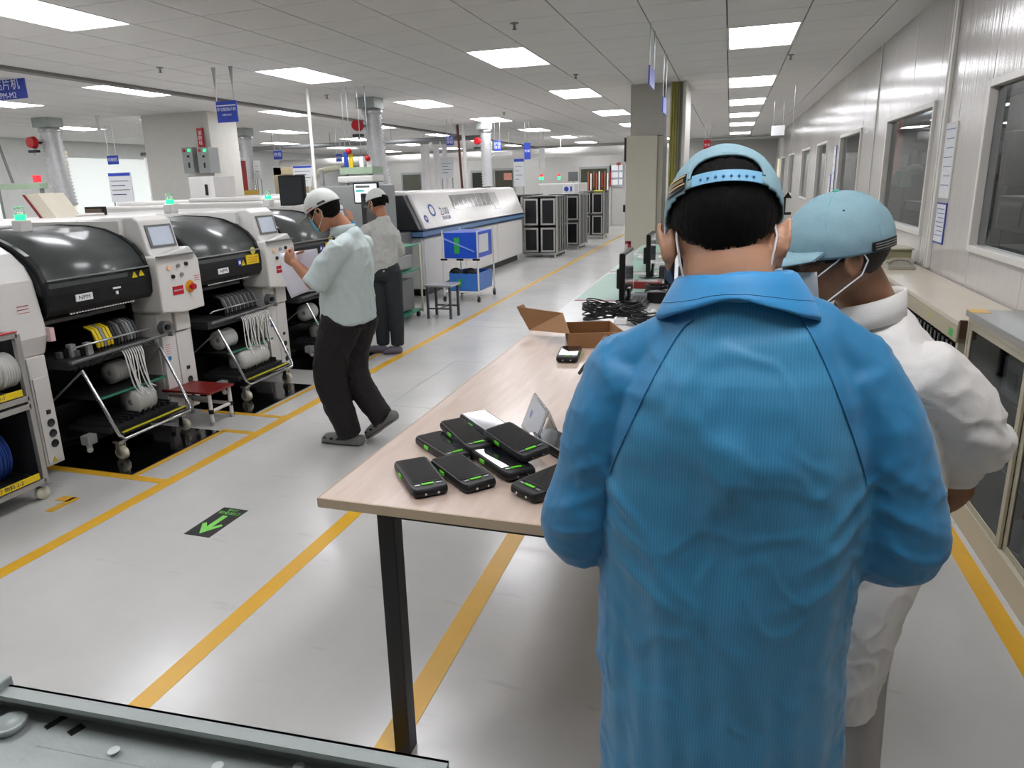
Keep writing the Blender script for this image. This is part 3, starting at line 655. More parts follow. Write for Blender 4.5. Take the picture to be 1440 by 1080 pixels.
# ---------------------------------------------------------------- feeder carts
def cart(y, lab, upper, lower, tapes, n):
    t = thing('feeder_cart', lab, 'cart', (-3.8, y, 0))
    y0, y1 = y, y+.64
    MB().box(-4.25, -3.72, y0+.03, y1-.03, .12, .17).box(-4.25, -4.2, y0+.03, y1-.03, .17, .6).build('base_frame', blackmat, t, bevel=.005)
    MB().tube([(-3.71, y0+.0, .585), (-3.60, y0+.005, .36), (-3.515, y0+.01, .175), (-3.50, y0+.035, .148), (-3.50, y1-.035, .148), (-3.515, y1-.01, .175), (-3.60, y1-.005, .36), (-3.71, y1, .585)], .0105, n=10).build('tube_frame', chrome, t)
    for yy in (y0, y1): MB().cyl((-3.71, yy, .58), (-4.05, yy, .33), .007, n=8).build('strut', alu, t)
    MB().box(-4.1, -3.675, y0+.03, y1-.03, .383, .391).build('reel_shelf', blackmat, t); MB().box(-3.675, -3.66, y0+.03, y1-.03, .381, .394).build('green_edge', green, t)
    MB().box(-3.60, -3.52, y0+.045, y1-.045, .165, .18).build('front_bar', black, t)
    MB().box(-3.535, -3.517, y0+.045, y1-.045, .18, .186).build('yellow_strip', mat('lime_yellow_strip', 'c6c21e', .4), t)
    sl = MB()
    for q in range(12): sl.box(-3.9, -3.62, y0+.06+q*.045, y0+.066+q*.045, .20, .235)
    sl.box(-4.15, -3.6, y0+.03, y1-.03, .172, .2); sl.build('reel_comb', dark, t)
    MB().tube([(-3.75, y0-.01, .12), (-3.62, y0-.12, .12)], .018, n=8).build('lock_bar', alu, t)
    MB().box(-3.72, -3.66, y0-.09, y0-.02, .13, .19).build('lock_block', grey, t, bevel=.004)
    for yy in (y0+.05, y1-.04):
        c = MB().box(-3.585, -3.535, yy-.035, yy+.03, .118, .13).cyl((-3.56, yy, .10), (-3.56, yy, .13), .02, n=10)
        c.box(-3.575, -3.545, yy-.03, yy-.024, .04, .12); c.box(-3.575, -3.545, yy+.018, yy+.024, .04, .12)
        k = c.build('caster_fork', steel, t)
        MB().lathe([(.0, -.014), (.03, -.016), (.044, -.014), (.046, 0), (.044, .014), (.03, .016), (0, .014)], (-3.555, yy-.003, .046), 22, 'y').build('wheel', caster, k)
        MB().cyl((-3.555, yy-.022, .046), (-3.555, yy+.016, .046), .012, n=12).build('hub', grey, k)
    for q in range(len(tapes)):
        ya, yb, zb = tapes[q]
        x0 = -3.665
        pts = [(x0-.03, ya, .655), (x0, ya, .66), (x0+.022, ya+.005, .62), (x0+.015+.01*math.sin(q*2.1), ya*.7+yb*.3, .52), (x0+.01+.02*math.sin(q*1.3), ya*.3+yb*.7, .38), (x0+.04, yb, zb)]
        mb = MB(); P = []
        for a in range(len(pts)-1):
            for s_ in range(4):
                P.append(Vector(pts[a]).lerp(Vector(pts[a+1]), s_/4))
        P.append(Vector(pts[-1])); 
        for _ in range(3): P = [P[0]]+[(P[i-1]+P[i]*2+P[i+1])/4 for i in range(1, len(P)-1)]+[P[-1]]
        v = []
        for p in P: v += [(p.x, p.y-.0052, p.z), (p.x, p.y+.0052, p.z), (p.x-.002, p.y+.0052, p.z), (p.x-.002, p.y-.0052, p.z)]
        fs = []
        for a in range(len(P)-1):
            for k2 in range(4): fs.append((a*4+k2, a*4+(k2+1) % 4, a*4+4+(k2+1) % 4, a*4+4+k2))
        mb.add(v, fs, 0, True).build('carrier_tape', tape, t)
    # reels
    for (ya, cnt, x, z, r, nm) in ((upper+('upper',)), (lower+('lower',))):
        proto = None
        for q in range(cnt):
            yy = ya+q*.0165
            lb = 'white component reel in the %s pack of the %s feeder cart' % (nm, n)
            if proto is None:
                proto = thing('component_reel', lb, 'reel', (x, yy, z), 'white reels, %s pack, %s cart' % (nm, n))
                MB().lathe([(.02, 0), (r, 0), (r, .0015), (r*.72, .004), (r*.7, .012), (r, .0135), (r, .0150), (.02, .0150), (.02, 0)], (x, yy, z), 26, 'y').build('flange', reelw, proto)
                MB().lathe([(0, .001), (.022, .001), (.022, .0145), (0, .0145)], (x, yy, z), 14, 'y').build('hub', grey, proto)
            else:
                d = dup(proto, (x+random.uniform(-.004, .004), yy, z+random.uniform(0, .004)), label=lb)
rnd = random.Random(3)
def tp(y, a0, a1, b0, b1, z, k): return [(y+a0+(a1-a0)*i/(k-1), y+b0+(b1-b0)*min(1, max(0, i/(k-1)+rnd.uniform(-.12, .12))), z+rnd.uniform(-.03, .03)) for i in range(k)]
cart(3.155, 'chrome-framed feeder cart with a few hanging white tapes, under the nearest machine', (3.47, 7, -3.85, .475, .075), (3.46, 9, -3.70, .285, .088), tp(3.155, .27, .42, .34, .47, .34, 9), 'nearest')
cart(4.395, 'chrome-framed feeder cart full of white tapes, beside the red-topped step', (4.48, 9, -3.80, .475, .078), (4.56, 19, -3.70, .285, .088), tp(4.395, .22, .56, .25, .56, .36, 19), 'second')
cart(5.63, 'chrome-framed feeder cart half hidden by the worker with papers', (5.70, 8, -3.80, .475, .078), (5.75, 14, -3.70, .285, .088), tp(5.63, .22, .52, .25, .5, .36, 10), 'third')
for y, n in ((3.01, 'nearest'), (4.185, 'second'), (5.41, 'third')):
    m = MB().box(-4.3, -3.30, y, y+.78, 0, .006).build('floor_mat', blackgl); tag(m, 'glossy black floor plate under the %s feeder cart' % n, 'floor mat')

# red-topped step
t = thing('step_stool', 'small white-legged step with a dark red top between the two nearest carts', 'step stool', (-3.56, 4.0, 0))
MB().box(-3.82, -3.40, 3.86, 4.12, .235, .25).build('top_board', darkred, t, bevel=.002)
for x in (-3.79, -3.43):
    for y in (3.885, 4.095):
        l = MB().cyl((x, y, 0), (x, y, .235), .014, n=10).build('leg', white, t); MB().cyl((x, y, .0), (x, y, .03), .016, n=10).build('foot', steel, l)
        MB().cyl((x, y, .09), (x, y, .12), .019, n=10).build('joint_clamp', black, l)
for x in (-3.79, -3.43): MB().cyl((x, 3.885, .105), (x, 4.095, .105), .012, n=10).build('rail', white, t)
MB().cyl((-3.79, 4.095, .105), (-3.43, 4.095, .105), .012, n=10).build('rail', white, t); MB().cyl((-3.79, 3.885, .205), (-3.43, 3.885, .205), .012, n=10).build('rail', alu, t)

# reel storage rack at the left frame edge
t = thing('reel_rack', 'aluminium-framed rolling reel rack with yellow shelf labels at the left edge', 'rack', (-3.8, 2.2, 0))
def post(x, y, z0, z1, w=.03): return MB().box(x-w/2, x+w/2, y-w/2, y+w/2, z0, z1).build('post', alu, t, bevel=.003)
for x in (-3.52, -4.05):
    for y in (1.9, 2.64): post(x, y, .09, .93)
def rail(x0, x1, y0, y1, z): return MB().box(x0, x1, y0, y1, z-.015, z+.015).build('rail', alu, t, bevel=.003)
for z in (.105, .535, .58, .925):
    rail(-3.535, -3.505, 1.9, 2.64, z); rail(-4.05, -3.52, 2.627, 2.653, z)
MB().box(-4.05, -3.53, 1.9, 2.62, .535, .545).build('shelf', dark, t); MB().box(-4.05, -3.53, 1.9, 2.62, .12, .13).build('shelf', dark, t)
MB().box(-4.07, -4.06, 1.9, 2.64, .1, .93).build('back_panel', black, t); MB().box(-4.05, -3.53, 2.642, 2.648, .11, .92).build('side_panel', dark, t)
MB().box(-3.503, -3.498, 1.95, 2.60, .605, .64).build('yellow_shelf_label', yellow, t); text('SMT 物料 2-1', .03, ink, t, (-3.4975, 2.42, .622), (0, 1, 0), (0, 0, 1))
MB().box(-3.503, -3.498, 1.95, 2.60, .13, .165).build('yellow_shelf_label', yellow, t); text('SMT 物料 2-2', .03, ink, t, (-3.4975, 2.42, .147), (0, 1, 0), (0, 0, 1))
MB().box(-3.535, -3.50, 1.9, 2.64, .94, .945).build('red_edge', redp, t)
for y in (1.95, 2.62):
    c = MB().box(-3.56, -3.48, y-.03, y+.03, .085, .092).box(-3.545, -3.53, y-.02, y+.02, .03, .09).build('caster_fork', steel, t)
    MB().lathe([(0, -.014), (.036, -.014), (.038, 0), (.036, .014), (0, .014)], (-3.53, y, .038), 20, 'x').build('wheel', caster, c)
p = None
for q in range(9):
    yy = 2.605-q*.032
    if p is None:
        p = thing('component_reel', '', 'reel', (-3.60, yy, .70), 'white reels on the upper shelf of the left rack'); p['label'] = 'white reel on the upper shelf of the rack at the left edge'
        MB().lathe([(.02, 0), (.095, 0), (.095, .003), (.06, .006), (.06, .012), (.095, .015), (.095, .018), (.02, .018), (.02, 0)], (-3.605, yy, .737), 28, 'y').build('flange', reelw, p)
    else: dup(p, (-3.605+.006*(q % 3), yy, .70))
p = None
for q in range(5):
    yy = 2.50-q*.045
    if p is None:
        p = thing('component_reel', 'dark blue reel standing on the lower shelf of the rack at the left edge', 'reel', (-3.75, yy, .27), 'blue reels on the lower shelf of the left rack')
        fl = MB().lathe([(.03, 0), (.15, 0), (.15, .004), (.07, .008), (.07, .018), (.15, .022), (.15, .026), (.03, .026), (.03, 0)], (-3.72, yy, .285), 32, 'y').build('flange', reelb, p)
        MB().lathe([(.03, -.001), (.06, -.001), (.06, .027), (.03, .027)], (-3.72, yy, .285), 20, 'y').build('hub_ring', reelw, p)
    else: dup(p, (-3.75+.015*(q % 2), yy, .27))
# ---------------------------------------------------------------- reflow oven and the far left area
t = thing('reflow_oven', 'long white reflow oven with slanted lid and dark blue stripe', 'machine', (-4.9, 9.5, 0))
MB().box(-5.6, -4.24, 9.55, 14.9, .12, .90).build('lower_body', white2, t, bevel=.015)
for i, (a, b) in enumerate(((9.6, 11.3), (11.33, 13.1), (13.13, 14.85))): MB().box(-4.24, -4.228, a, b, .15, .86).build('access_panel', white2, t, bevel=.003)
MB().box(-5.6, -4.20, 9.5, 14.92, .90, .965).build('blue_stripe', mat('pale_blue_stripe', '6d8fb8', .3), t, bevel=.006)
MB().box(-5.6, -4.19, 9.5, 14.92, .965, .99).build('dark_stripe', mat('dark_blue_stripe', '17365c', .3), t)
MB().box(-5.6, -4.2, 9.5, 14.92, .875, .90).build('dark_stripe', mat('dark_blue_stripe', '17365c', .3), t)
hd = MB().prism([(-4.19, .99), (-4.21, 1.03), (-4.42, 1.51), (-4.5, 1.535), (-5.6, 1.535), (-5.6, .99)], 'y', 9.6, 14.92).build('lid', mat('oven_lid_white', 'd9d6d2', .22), t, bevel=.02)
MB().prism([(-4.23, .99), (-4.46, 1.49), (-5.6, 1.5), (-5.6, .99)], 'y', 9.45, 9.6).build('end_cheek', dark, t, bevel=.01)
MB().box(-5.4, -4.35, 9.0, 9.45, .62, .98).build('infeed', midgrey, t, bevel=.02)
sx = Vector((-.21, 0, .48)).normalized(); nx = Vector((.48, 0, .21)).normalized()
def lidp(y, u, w=.003): p = Vector((-4.21, y, 1.03))+sx*u+nx*w; return p
def lidbox(name, y0, y1, u0, u1, m, w0=.0, w1=.006):
    v = [lidp(y, u, w) for w in (w0, w1) for (y, u) in ((y0, u0), (y1, u0), (y1, u1), (y0, u1))]
    return MB().add(v, [(4,5,6,7), (0,1,5,4), (1,2,6,5), (2,3,7,6), (3,0,4,7)]).build(name, m, t)
wnd = lidbox('lid_window', 11.05, 13.1, .22, .46, mat('oven_window_grey', '8d8c88', .15, coat=.4, var=.5, vs=14))
lidbox('lid_window', 13.15, 13.5, .12, .46, mat('oven_window_pale', 'b5b3ae', .2))
for q in range(9): lidbox('window_bar', 11.1+q*.23, 11.13+q*.23, .22, .46, chrome, .006, .009)
text('之.CIGI', .16, mat('oven_ink', '4a5b8a', .5, var=0), t, lidp(10.58, .20, .004), (0, 1, 0), sx, sx=.75)
text('热风回流焊', .07, mat('oven_ink', '4a5b8a', .5, var=0), t, lidp(10.58, .09, .004), (0, 1, 0), sx)
def ring(y, u, r, w, m):
    v = []; n = 28
    for i in range(n):
        a = 2*PI*i/n
        for rr in (r, r-w): v.append(lidp(y+rr*math.cos(a)*1.1, u+rr*math.sin(a), .004))
    MB().add(v, [(2*i, 2*((i+1) % n), 2*((i+1) % n)+1, 2*i+1) for i in range(n)]).build('round_emblem', m, t)
om = mat('oven_blue_ink', '33509a', .5, var=0); ring(10.12, .24, .10, .03, om); ring(9.78, .12, .06, .035, om)
MB().box(-5.5, -4.3, 9.7, 14.7, 0, .12).build('plinth', black, t)
# row of black reel trolleys
def rack(x0, x1, y0, y1, lb, cols):
    t = thing('reel_trolley', lb, 'trolley', ((x0+x1)/2, y0, 0), 'black reel trolleys behind the oven')
    w = (x1-x0)/cols
    for c in range(cols):
        for z0, z1 in ((.12, .66), (.70, 1.28)):
            b = MB().box(x0+c*w+.02, x0+(c+1)*w-.02, y0, y1, z0, z1).build('reel_box', black, t, bevel=.008)
            a, d = x0+c*w+.03, x0+(c+1)*w-.03
            f = MB()
            for q in ((a, d, z0+.01, z0+.045), (a, d, z1-.045, z1-.01), (a, a+.035, z0+.045, z1-.045), (d-.035, d, z0+.045, z1-.045)): f.box(q[0], q[1], y0-.012, y0, q[2], q[3])
            f.build('front_frame', alu, b)
    for q in range(5):
        y = y0+.1+q*(y1-y0-.15)/4
        MB().box(x1-.015, x1+.012, y, y+.03, .12, 1.28).build('side_slat', alu if q % 2 == 0 else grey, t)
    for x in (x0, x1): 
        for y in (y0, y1): MB().box(x-.012, x+.012, y-.012, y+.012, .07, 1.32).build('post', alu, t)
    MB().box(x0, x1, y0, y1, .075, .11).build('base', steel, t); MB().box(x0, x1, y0, y1, 1.30, 1.32).build('top', dark, t)
    for x in (x0+.05, x1-.05):
        for y in (y0+.06, y1-.06): MB().lathe([(0, -.015), (.035, -.015), (.035, .015), (0, .015)], (x, y, .036), 14, 'x').build('wheel', caster, t)
rack(-4.28, -3.52, 15.1, 16.2, 'black and silver reel trolley nearest the oven, two bins wide', 2)
rack(-4.15, -3.40, 17.0, 18.0, 'black and silver reel trolley in the middle of the three', 2)
rack(-4.05, -3.35, 20.2, 21.1, 'black and silver reel trolley farthest along the aisle', 2)
rack(-5.3, -4.6, 17.2, 18.2, 'black and silver reel trolley just behind the far end of the oven', 2)

# blue box trolley
t = thing('parts_trolley', 'white pipe trolley beside the oven', 'trolley', (-3.5, 9.5, 0))
X0, X1, Y0, Y1 = -3.80, -3.28, 9.25, 9.95
for x in (X0, X1):
    for y in (Y0, Y1):
        MB().cyl((x, y, .10), (x, y, 1.0), .013, n=8).build('post', white, t)
        c = MB().box(x-.02, x+.02, y-.02, y+.02, .075, .10).build('caster_fork', steel, t); MB().lathe([(0, -.015), (.036, -.015), (.036, .015), (0, .015)], (x, y, .037), 14, 'x').build('wheel', dark, c)
for z in (.14, .60):
    MB().box(X0, X1, Y0, Y1, z, z+.012).build('shelf', white, t)
    for y in (Y0, Y1): MB().cyl((X0, y, z), (X1, y, z), .013, n=8).build('rail', white, t)
for x in (X0+.02, (X0+X1)/2, X1-.02): MB().box(x-.05, x+.05, Y0-.02, Y0+.01, .585, .612).build('clamp', black, t)
b = thing('blue_carton', 'film-wrapped blue box with a green label on the upper trolley shelf', 'box', (-3.54, 9.6, .612))
MB().box(X0+.015, X1-.015, Y0+.015, Y1-.015, .612, .975).build('body', blueb, b, bevel=.006)
MB().box(-3.63, -3.55, Y0+.008, Y0+.015, .68, .90).build('green_label', mat('green_label', '2fa34a', .5), b)
MB().box(X1-.015, X1-.008, Y0+.1, Y0+.5, .68, .93).build('paper_label', paper2, b)
MB().prism([(X0+.02, .90), (X0+.02, .875), (X1-.05, .70), (X1-.05, .715)], 'y', Y0+.004, Y0+.009).build('film_fold', mat('clear_film_fold', '8aa8e8', .2), b)
b = thing('blue_bin', 'light blue open bin with black reels on the lower trolley shelf', 'bin', (-3.5, 9.6, .152))
m = MB().box(X0+.08, X1-.01, Y0+.01, Y0+.02, .155, .40).box(X0+.08, X1-.01, Y1-.08, Y1-.07, .155, .40).box(X0+.08, X0+.09, Y0+.02, Y1-.08, .155, .40).box(X1-.02, X1-.01, Y0+.02, Y1-.08, .155, .40).box(X0+.08, X1-.01, Y0+.01, Y1-.07, .152, .16)
m.build('bin_shell', bluep, b); MB().box(-3.60, -3.53, Y0+.004, Y0+.01, .22, .32).build('green_mark', mat('green_label', '2fa34a', .5), b)
for q, x in enumerate((-3.66, -3.44)):
    r = MB().lathe([(.03, -.02), (.1, -.02), (.1, .02), (.03, .02), (.03, -.02)], (x, Y0+.12, .37), 22, 'y').build('black_reel', reelk); tag(r, 'black reel standing in the blue bin, %s one' % ['left', 'right'][q], 'reel')

# metal stool
t = thing('metal_stool', 'small grey metal stool in front of the blue box trolley', 'stool', (-3.36, 8.1, 0))
MB().box(-3.54, -3.18, 7.95, 8.28, .40, .425).build('seat', steel, t, bevel=.004)
for x in (-3.51, -3.21):
    for y in (7.98, 8.25): MB().box(x-.014, x+.014, y-.014, y+.014, 0, .40).build('leg', mat('dark_steel', '55575a', .4, .5), t)
for y in (7.98, 8.25): MB().box(-3.5, -3.22, y-.01, y+.01, .12, .14).build('stretcher', mat('dark_steel', '55575a', .4, .5), t)
MB().box(-3.37, -3.35, 7.98, 8.25, .12, .14).build('stretcher', mat('dark_steel', '55575a', .4, .5), t)

# green shelf rack by the third machine
t = thing('green_shelf_rack', 'pipe rack with green shelves between the third machine and the oven', 'shelf', (-4.0, 7.6, 0))
for x in (-4.25, -3.66):
    for y in (7.35, 8.15): MB().cyl((x, y, .06), (x, y, .92), .015, n=8).build('post', mat('ivory_pipe', 'cfcdb6', .4), t)
for z in (.08, .60, .90): MB().box(-4.25, -3.66, 7.33, 8.17, z, z+.015).build('shelf', green, t)
MB().box(-4.2, -3.72, 7.45, 8.05, .12, .50).build('crate', midgrey, t, bevel=.01); MB().box(-4.2, -3.72, 7.45, 8.05, .63, .80).build('crate', grey, t, bevel=.01)
for x in (-4.2, -3.7):
    for y in (7.4, 8.1): MB().lathe([(0, -.015), (.034, -.015), (.034, .015), (0, .015)], (x, y, .035), 14, 'x').build('wheel', dark, t)
t = thing('operator_terminal', 'dark upright monitor and keyboard box between the third machine and the oven', 'terminal', (-4.1, 7.6, .915))
MB().box(-4.30, -3.95, 7.55, 7.9, .915, 1.02).build('base', dark, t, bevel=.01); MB().box(-4.08, -4.02, 7.5, 7.85, 1.02, 1.55).build('monitor', screen_off, t, bevel=.01)
MB().box(-3.98, -3.80, 7.6, 7.75, .93, 1.15).build('printer', white2, t, bevel=.01)

# overhead line things: monitors, charts, lamps
def board(name, lb, cat, p0, w, h, m, hang=None, th=.012, face='y', group=None, base=None):
    """upright board, lower left corner p0; faces -Y"""
    x, y, z = p0
    t = thing(name, lb, cat, (x+w/2, y, z), group)
    MB().box(x, x+w, y, y+th, z, z+h).build('panel', m, t)
    if hang:
        for k in (.12, .88): MB().cyl((x+w*k, y+th/2, z+h), (x+w*k, y+th/2, hang), .004 if h < .5 else .006, n=6).build('hanger', steel, t)
    if base is not None: MB().box(x+w*.45, x+w*.55, y+.002, y+th-.002, base, z).build('stand', grey, t)
    return t
# big hanging machine signs
t = thing('hanging_sign', 'blue hanging machine sign cut by the left frame edge', 'sign', (-7.55, 6.3, 2.68))
A = at(31, 98, 6.2); B = at(35, 138, 6.2)
MB().box(A.x-.62, A.x, 6.2, 6.212, B.z, A.z).build('panel', bluesign, t)
text('贴片机', .13, inkw, t, (A.x-.27, 6.198, A.z-.14), (1, 0, 0), (0, 0, 1)); text('NPM-M2', .085, inkw, t, (A.x-.30, 6.198, A.z-.25), (1, 0, 0), (0, 0, 1))
for x in (A.x-.1, A.x-.52): MB().cyl((x, 6.206, A.z), (x, 6.206, ZC), .006, n=6).build('hanger', steel, t)
A = at(303, 143, 6.6); B = at(335, 171, 6.6)
t = thing('hanging_sign', 'blue hanging sign on two bright straps, left of the tall white pole', 'sign', ((A.x+B.x)/2, 6.6, B.z))
MB().box(A.x, B.x, 6.6, 6.612, B.z, A.z).build('panel', bluesign, t)
MB().box(A.x+.01, B.x-.01, 6.597, 6.6, A.z-.05, A.z-.04).build('white_stripe', inkw, t)
text('多功能贴片机', .04, inkw, t, ((A.x+B.x)/2, 6.598, A.z-.085), (1, 0, 0), (0, 0, 1)); text('NPM-M1', .032, inkw, t, ((A.x+B.x)/2, 6.598, A.z-.14), (1, 0, 0), (0, 0, 1))
for x in (A.x+.01, B.x-.03):
    MB().prism([(x-.02, ZC-.012), (x+.035, ZC-.012), (x+.008, A.z+.12), (x+.006, A.z), (x, A.z), (x, A.z+.12)], 'y', 6.604, 6.608).build('strap', alu, t)
def small_sign(px0, py0, px1, py1, Y, txt, lb, m=bluesign, hang=True, tm=inkw):
    A = at(px0, py0, Y); B = at(px1, py1, Y); A.x, B.x = min(A.x, B.x), max(A.x, B.x)
    t = thing('hanging_sign', lb, 'sign', ((A.x+B.x)/2, Y, B.z))
    MB().box(A.x, B.x, Y, Y+.012, B.z, A.z).build('panel', m, t)
    if txt:
        n = len(txt); h = min((A.z-B.z)*.5, (B.x-A.x)/max(1, len(txt.split('\n')[0]))*.9)
        text(txt, h, tm, t, ((A.x+B.x)/2, Y-.002, (A.z+B.z)/2), (1, 0, 0), (0, 0, 1))
    if hang:
        w = B.x-A.x
        for k in (.15, .85): MB().cyl((A.x+w*k, Y+.006, A.z), (A.x+w*k, Y+.006, ZC-.012), .006, n=6).build('hanger', steel, t)
small_sign(150, 219, 167, 231, 11, '印刷机', 'small blue hanging sign left of the white column with electrical boxes')
small_sign(384, 212, 397, 224, 14, '检验', 'small blue hanging sign above the dark monitor back')
small_sign(472, 217, 481, 227, 14, '维修', 'small blue hanging sign above the curved pipe machine')
small_sign(627, 191, 638, 204, 13.6, '回流\n焊接', 'small blue hanging sign beside the white hanging drapes')
small_sign(694, 198, 705, 212, 15, '炉后\n目检', 'blue hanging sign right of the duct behind the oven')
small_sign(737, 201, 746, 224, 15, '包装', 'blue and yellow hanging card above the far reel trolleys')
small_sign(691, 214, 720, 218, 18, None, 'thin white hanging plate beyond the oven', m=paper)
small_sign(758, 208, 766, 237, 17, None, 'string of white papers hanging above the far stack light', m=paper)
small_sign(310, 223, 321, 243, 12.5, '急\n救', 'upright blue sign right of the grey electrical boxes')
small_sign(134, 165, 142, 186, 9.5, None, 'pale hanging tag high above the left machines', m=paper2)
A = at(905, 92, 6.5)
def side_sign(x, y, z0, z1, w, lb, m=bluesign):
    t = thing('hanging_sign', lb, 'sign', (x, y, z0))
    MB().box(x, x+.01, y, y+w, z0, z1).build('panel', m, t)
    for yy in (y+.03, y+w-.03): MB().cyl((x+.005, yy, z1), (x+.005, yy, ZC-.012), .005, n=6).build('hanger', steel, t)
side_sign(-.70, 6.45, at(910, 122, 6.6).z, at(910, 95, 6.6).z, .42, 'blue hanging sign seen edge-on, nearest of the two by the beige column')
side_sign(-.70, 7.8, at(936, 160, 8).z, at(936, 138, 8).z, .4, 'blue hanging sign seen edge-on, farther of the two by the beige column')
# white pole and brown pipe bundle
t = thing('ceiling_pole', 'thin white pole rising to the ceiling above the worker with papers', 'pole', (-5.25, 8.4, 1.5))
MB().cyl((-5.1, 8.2, 1.55), (-5.22, 8.4, ZC-.01), .022, n=10).build('tube', white, t); MB().cyl((-5.1, 8.2, 1.5), (-5.1, 8.2, 1.56), .05, n=12).build('base', grey, t)
t = thing('pipe_bundle', 'white and brown vertical pipe pair right of the hanging drapes', 'pipe', (-5.35, 15, 1.4))
MB().cyl((-5.50, 15, 1.45), (-5.56, 15, ZC-.01), .04, n=10).build('white_pipe', white, t); MB().cyl((-5.62, 15, 1.45), (-5.68, 15, ZC-.01), .028, n=8).build('brown_pipe', mat('brown_pipe', '5a2a20', .5), t)

def ducting(px, py, Y, w, tilt, lb, zb=1.45, lampside=-1):
    c = at(px, py, Y); x = c.x
    t = thing('exhaust_duct', lb, 'duct', (x, Y, zb))
    MB().box(x-w*.85, x+w*.85, Y-.15, Y+.15, ZC-.16, ZC-.005).build('damper_box', galv, t, bevel=.004)
    P = []; R = []
    n = 44
    for i in range(n+1):
        u = i/n; z = ZC-.16-(ZC-.16-zb)*u
        P.append((x+w*.15+tilt*u*u, Y, z)); R.append(w*.86*(1.0 if i % 2 else .80))
    MB().tube(P, R, n=18).build('spiral_hose', duct, t)
    MB().lathe([(w*.86, ZC-.24), (w*.9, ZC-.23), (w*.9, ZC-.19), (w*.86, ZC-.18)], (x+w*.15, Y, 0), 18).build('clamp', steel, t)
    v = MB().cyl((x-w*.55, Y-.05, ZC-.40), (x-w*.55, Y-.28, ZC-.40), .02, n=8).build('alarm_lamp', dark, t)
    xx = x-w*.55
    MB().cyl((xx, Y-.22, ZC-.40), (xx, Y-.30, ZC-.40), w*.5, w*.42, n=18).build('alarm_lens', redp, v)
    MB().box(xx-w*.45, xx+w*.4, Y-.28, Y-.20, ZC-.56, ZC-.52).build('bracket', dark, v); MB().cyl((xx, Y-.24, ZC-.60), (xx, Y-.24, ZC-.40), .012, n=8).build('stem', steel, v)
ducting(67, 175, 9.4, .20, .1, 'spiral exhaust hose at the far left')
ducting(520, 145, 9.8, .17, .10, 'spiral exhaust hose above the worker in grey', 1.555)
ducting(681, 180, 14.8, .15, .02, 'spiral exhaust hose behind the oven', 1.555)
ducting(343, 196, 13.0, .17, -.05, 'spiral exhaust hose beside the grey electrical boxes', 1.5)

# white column with electrical boxes
t = MB().box(-9.35, -8.45, 9.9, 10.7, 0, ZC).build('trim_7', mat('column_white', 'c6c4bd', .5), kind='structure')
MB().box(-8.45, -8.02, 9.9, 10.6, 0, ZC).build('trim_8', mat('column_white', 'c6c4bd', .5), kind='structure')
for k, (px0, px1) in enumerate(((264, 283), (285, 305))):
    A = at(px0, 208, 9.8); B = at(px1, 243, 9.8)
    t = thing('electrical_box', ['grey electrical box on the white column, left one with a red knob', 'grey electrical box on the white column, right one'][k], 'electrical box', (A.x, 9.7, B.z))
    b = MB().box(A.x, B.x, 9.65, 9.9, B.z, A.z).build('cabinet', grey, t, bevel=.006)
    MB().cyl(((A.x+B.x)/2-.05, 9.65, A.z-.05), ((A.x+B.x)/2-.05, 9.63, A.z-.05), .022, n=10).build('red_knob', redp, b); MB().cyl(((A.x+B.x)/2+.05, 9.65, A.z-.05), ((A.x+B.x)/2+.05, 9.63, A.z-.05), .02, n=10).build('green_knob', greenlamp, b)
    MB().cyl(((A.x+B.x)/2+.02, 9.65, A.z-.14), ((A.x+B.x)/2+.02, 9.63, A.z-.14), .018, n=10).build('black_knob', black, b); MB().box((A.x+B.x)/2, (A.x+B.x)/2+.03, 9.645, 9.65, B.z+.08, B.z+.16).build('lock', black, b)
A = at(272, 180, 9.8); B = at(284, 208, 9.8)
t = thing('wall_sign', 'red upright sign above the grey electrical boxes', 'sign', (A.x, 9.85, B.z)); MB().box(A.x, B.x, 9.86, 9.88, B.z, A.z).build('panel', redp, t)
text('消\n防\n栓', .075, inkw, t, ((A.x+B.x)/2, 9.858, (A.z+B.z)/2), (1, 0, 0), (0, 0, 1)); MB().box(A.x+.04, B.x-.04, 9.88, 9.9, B.z+.05, A.z-.05).build('mount', grey, t)
A = at(264, 249, 9.2); B = at(303, 298, 9.2)
t = thing('tall_cabinet', 'plain white cabinet below the grey electrical boxes', 'cabinet', (A.x, 9.4, 0))
MB().box(A.x, B.x-.1, 9.2, 9.6, 0, A.z).build('body', white, t, bevel=.01); MB().box(B.x-.1, B.x+.12, 9.1, 9.6, 0, A.z).build('side_unit', white, t, bevel=.01)
MB().box(B.x-.04, B.x, 9.08, 9.1, A.z-.28, A.z-.12).build('handle', black, t)
def cardboard_like(): pass
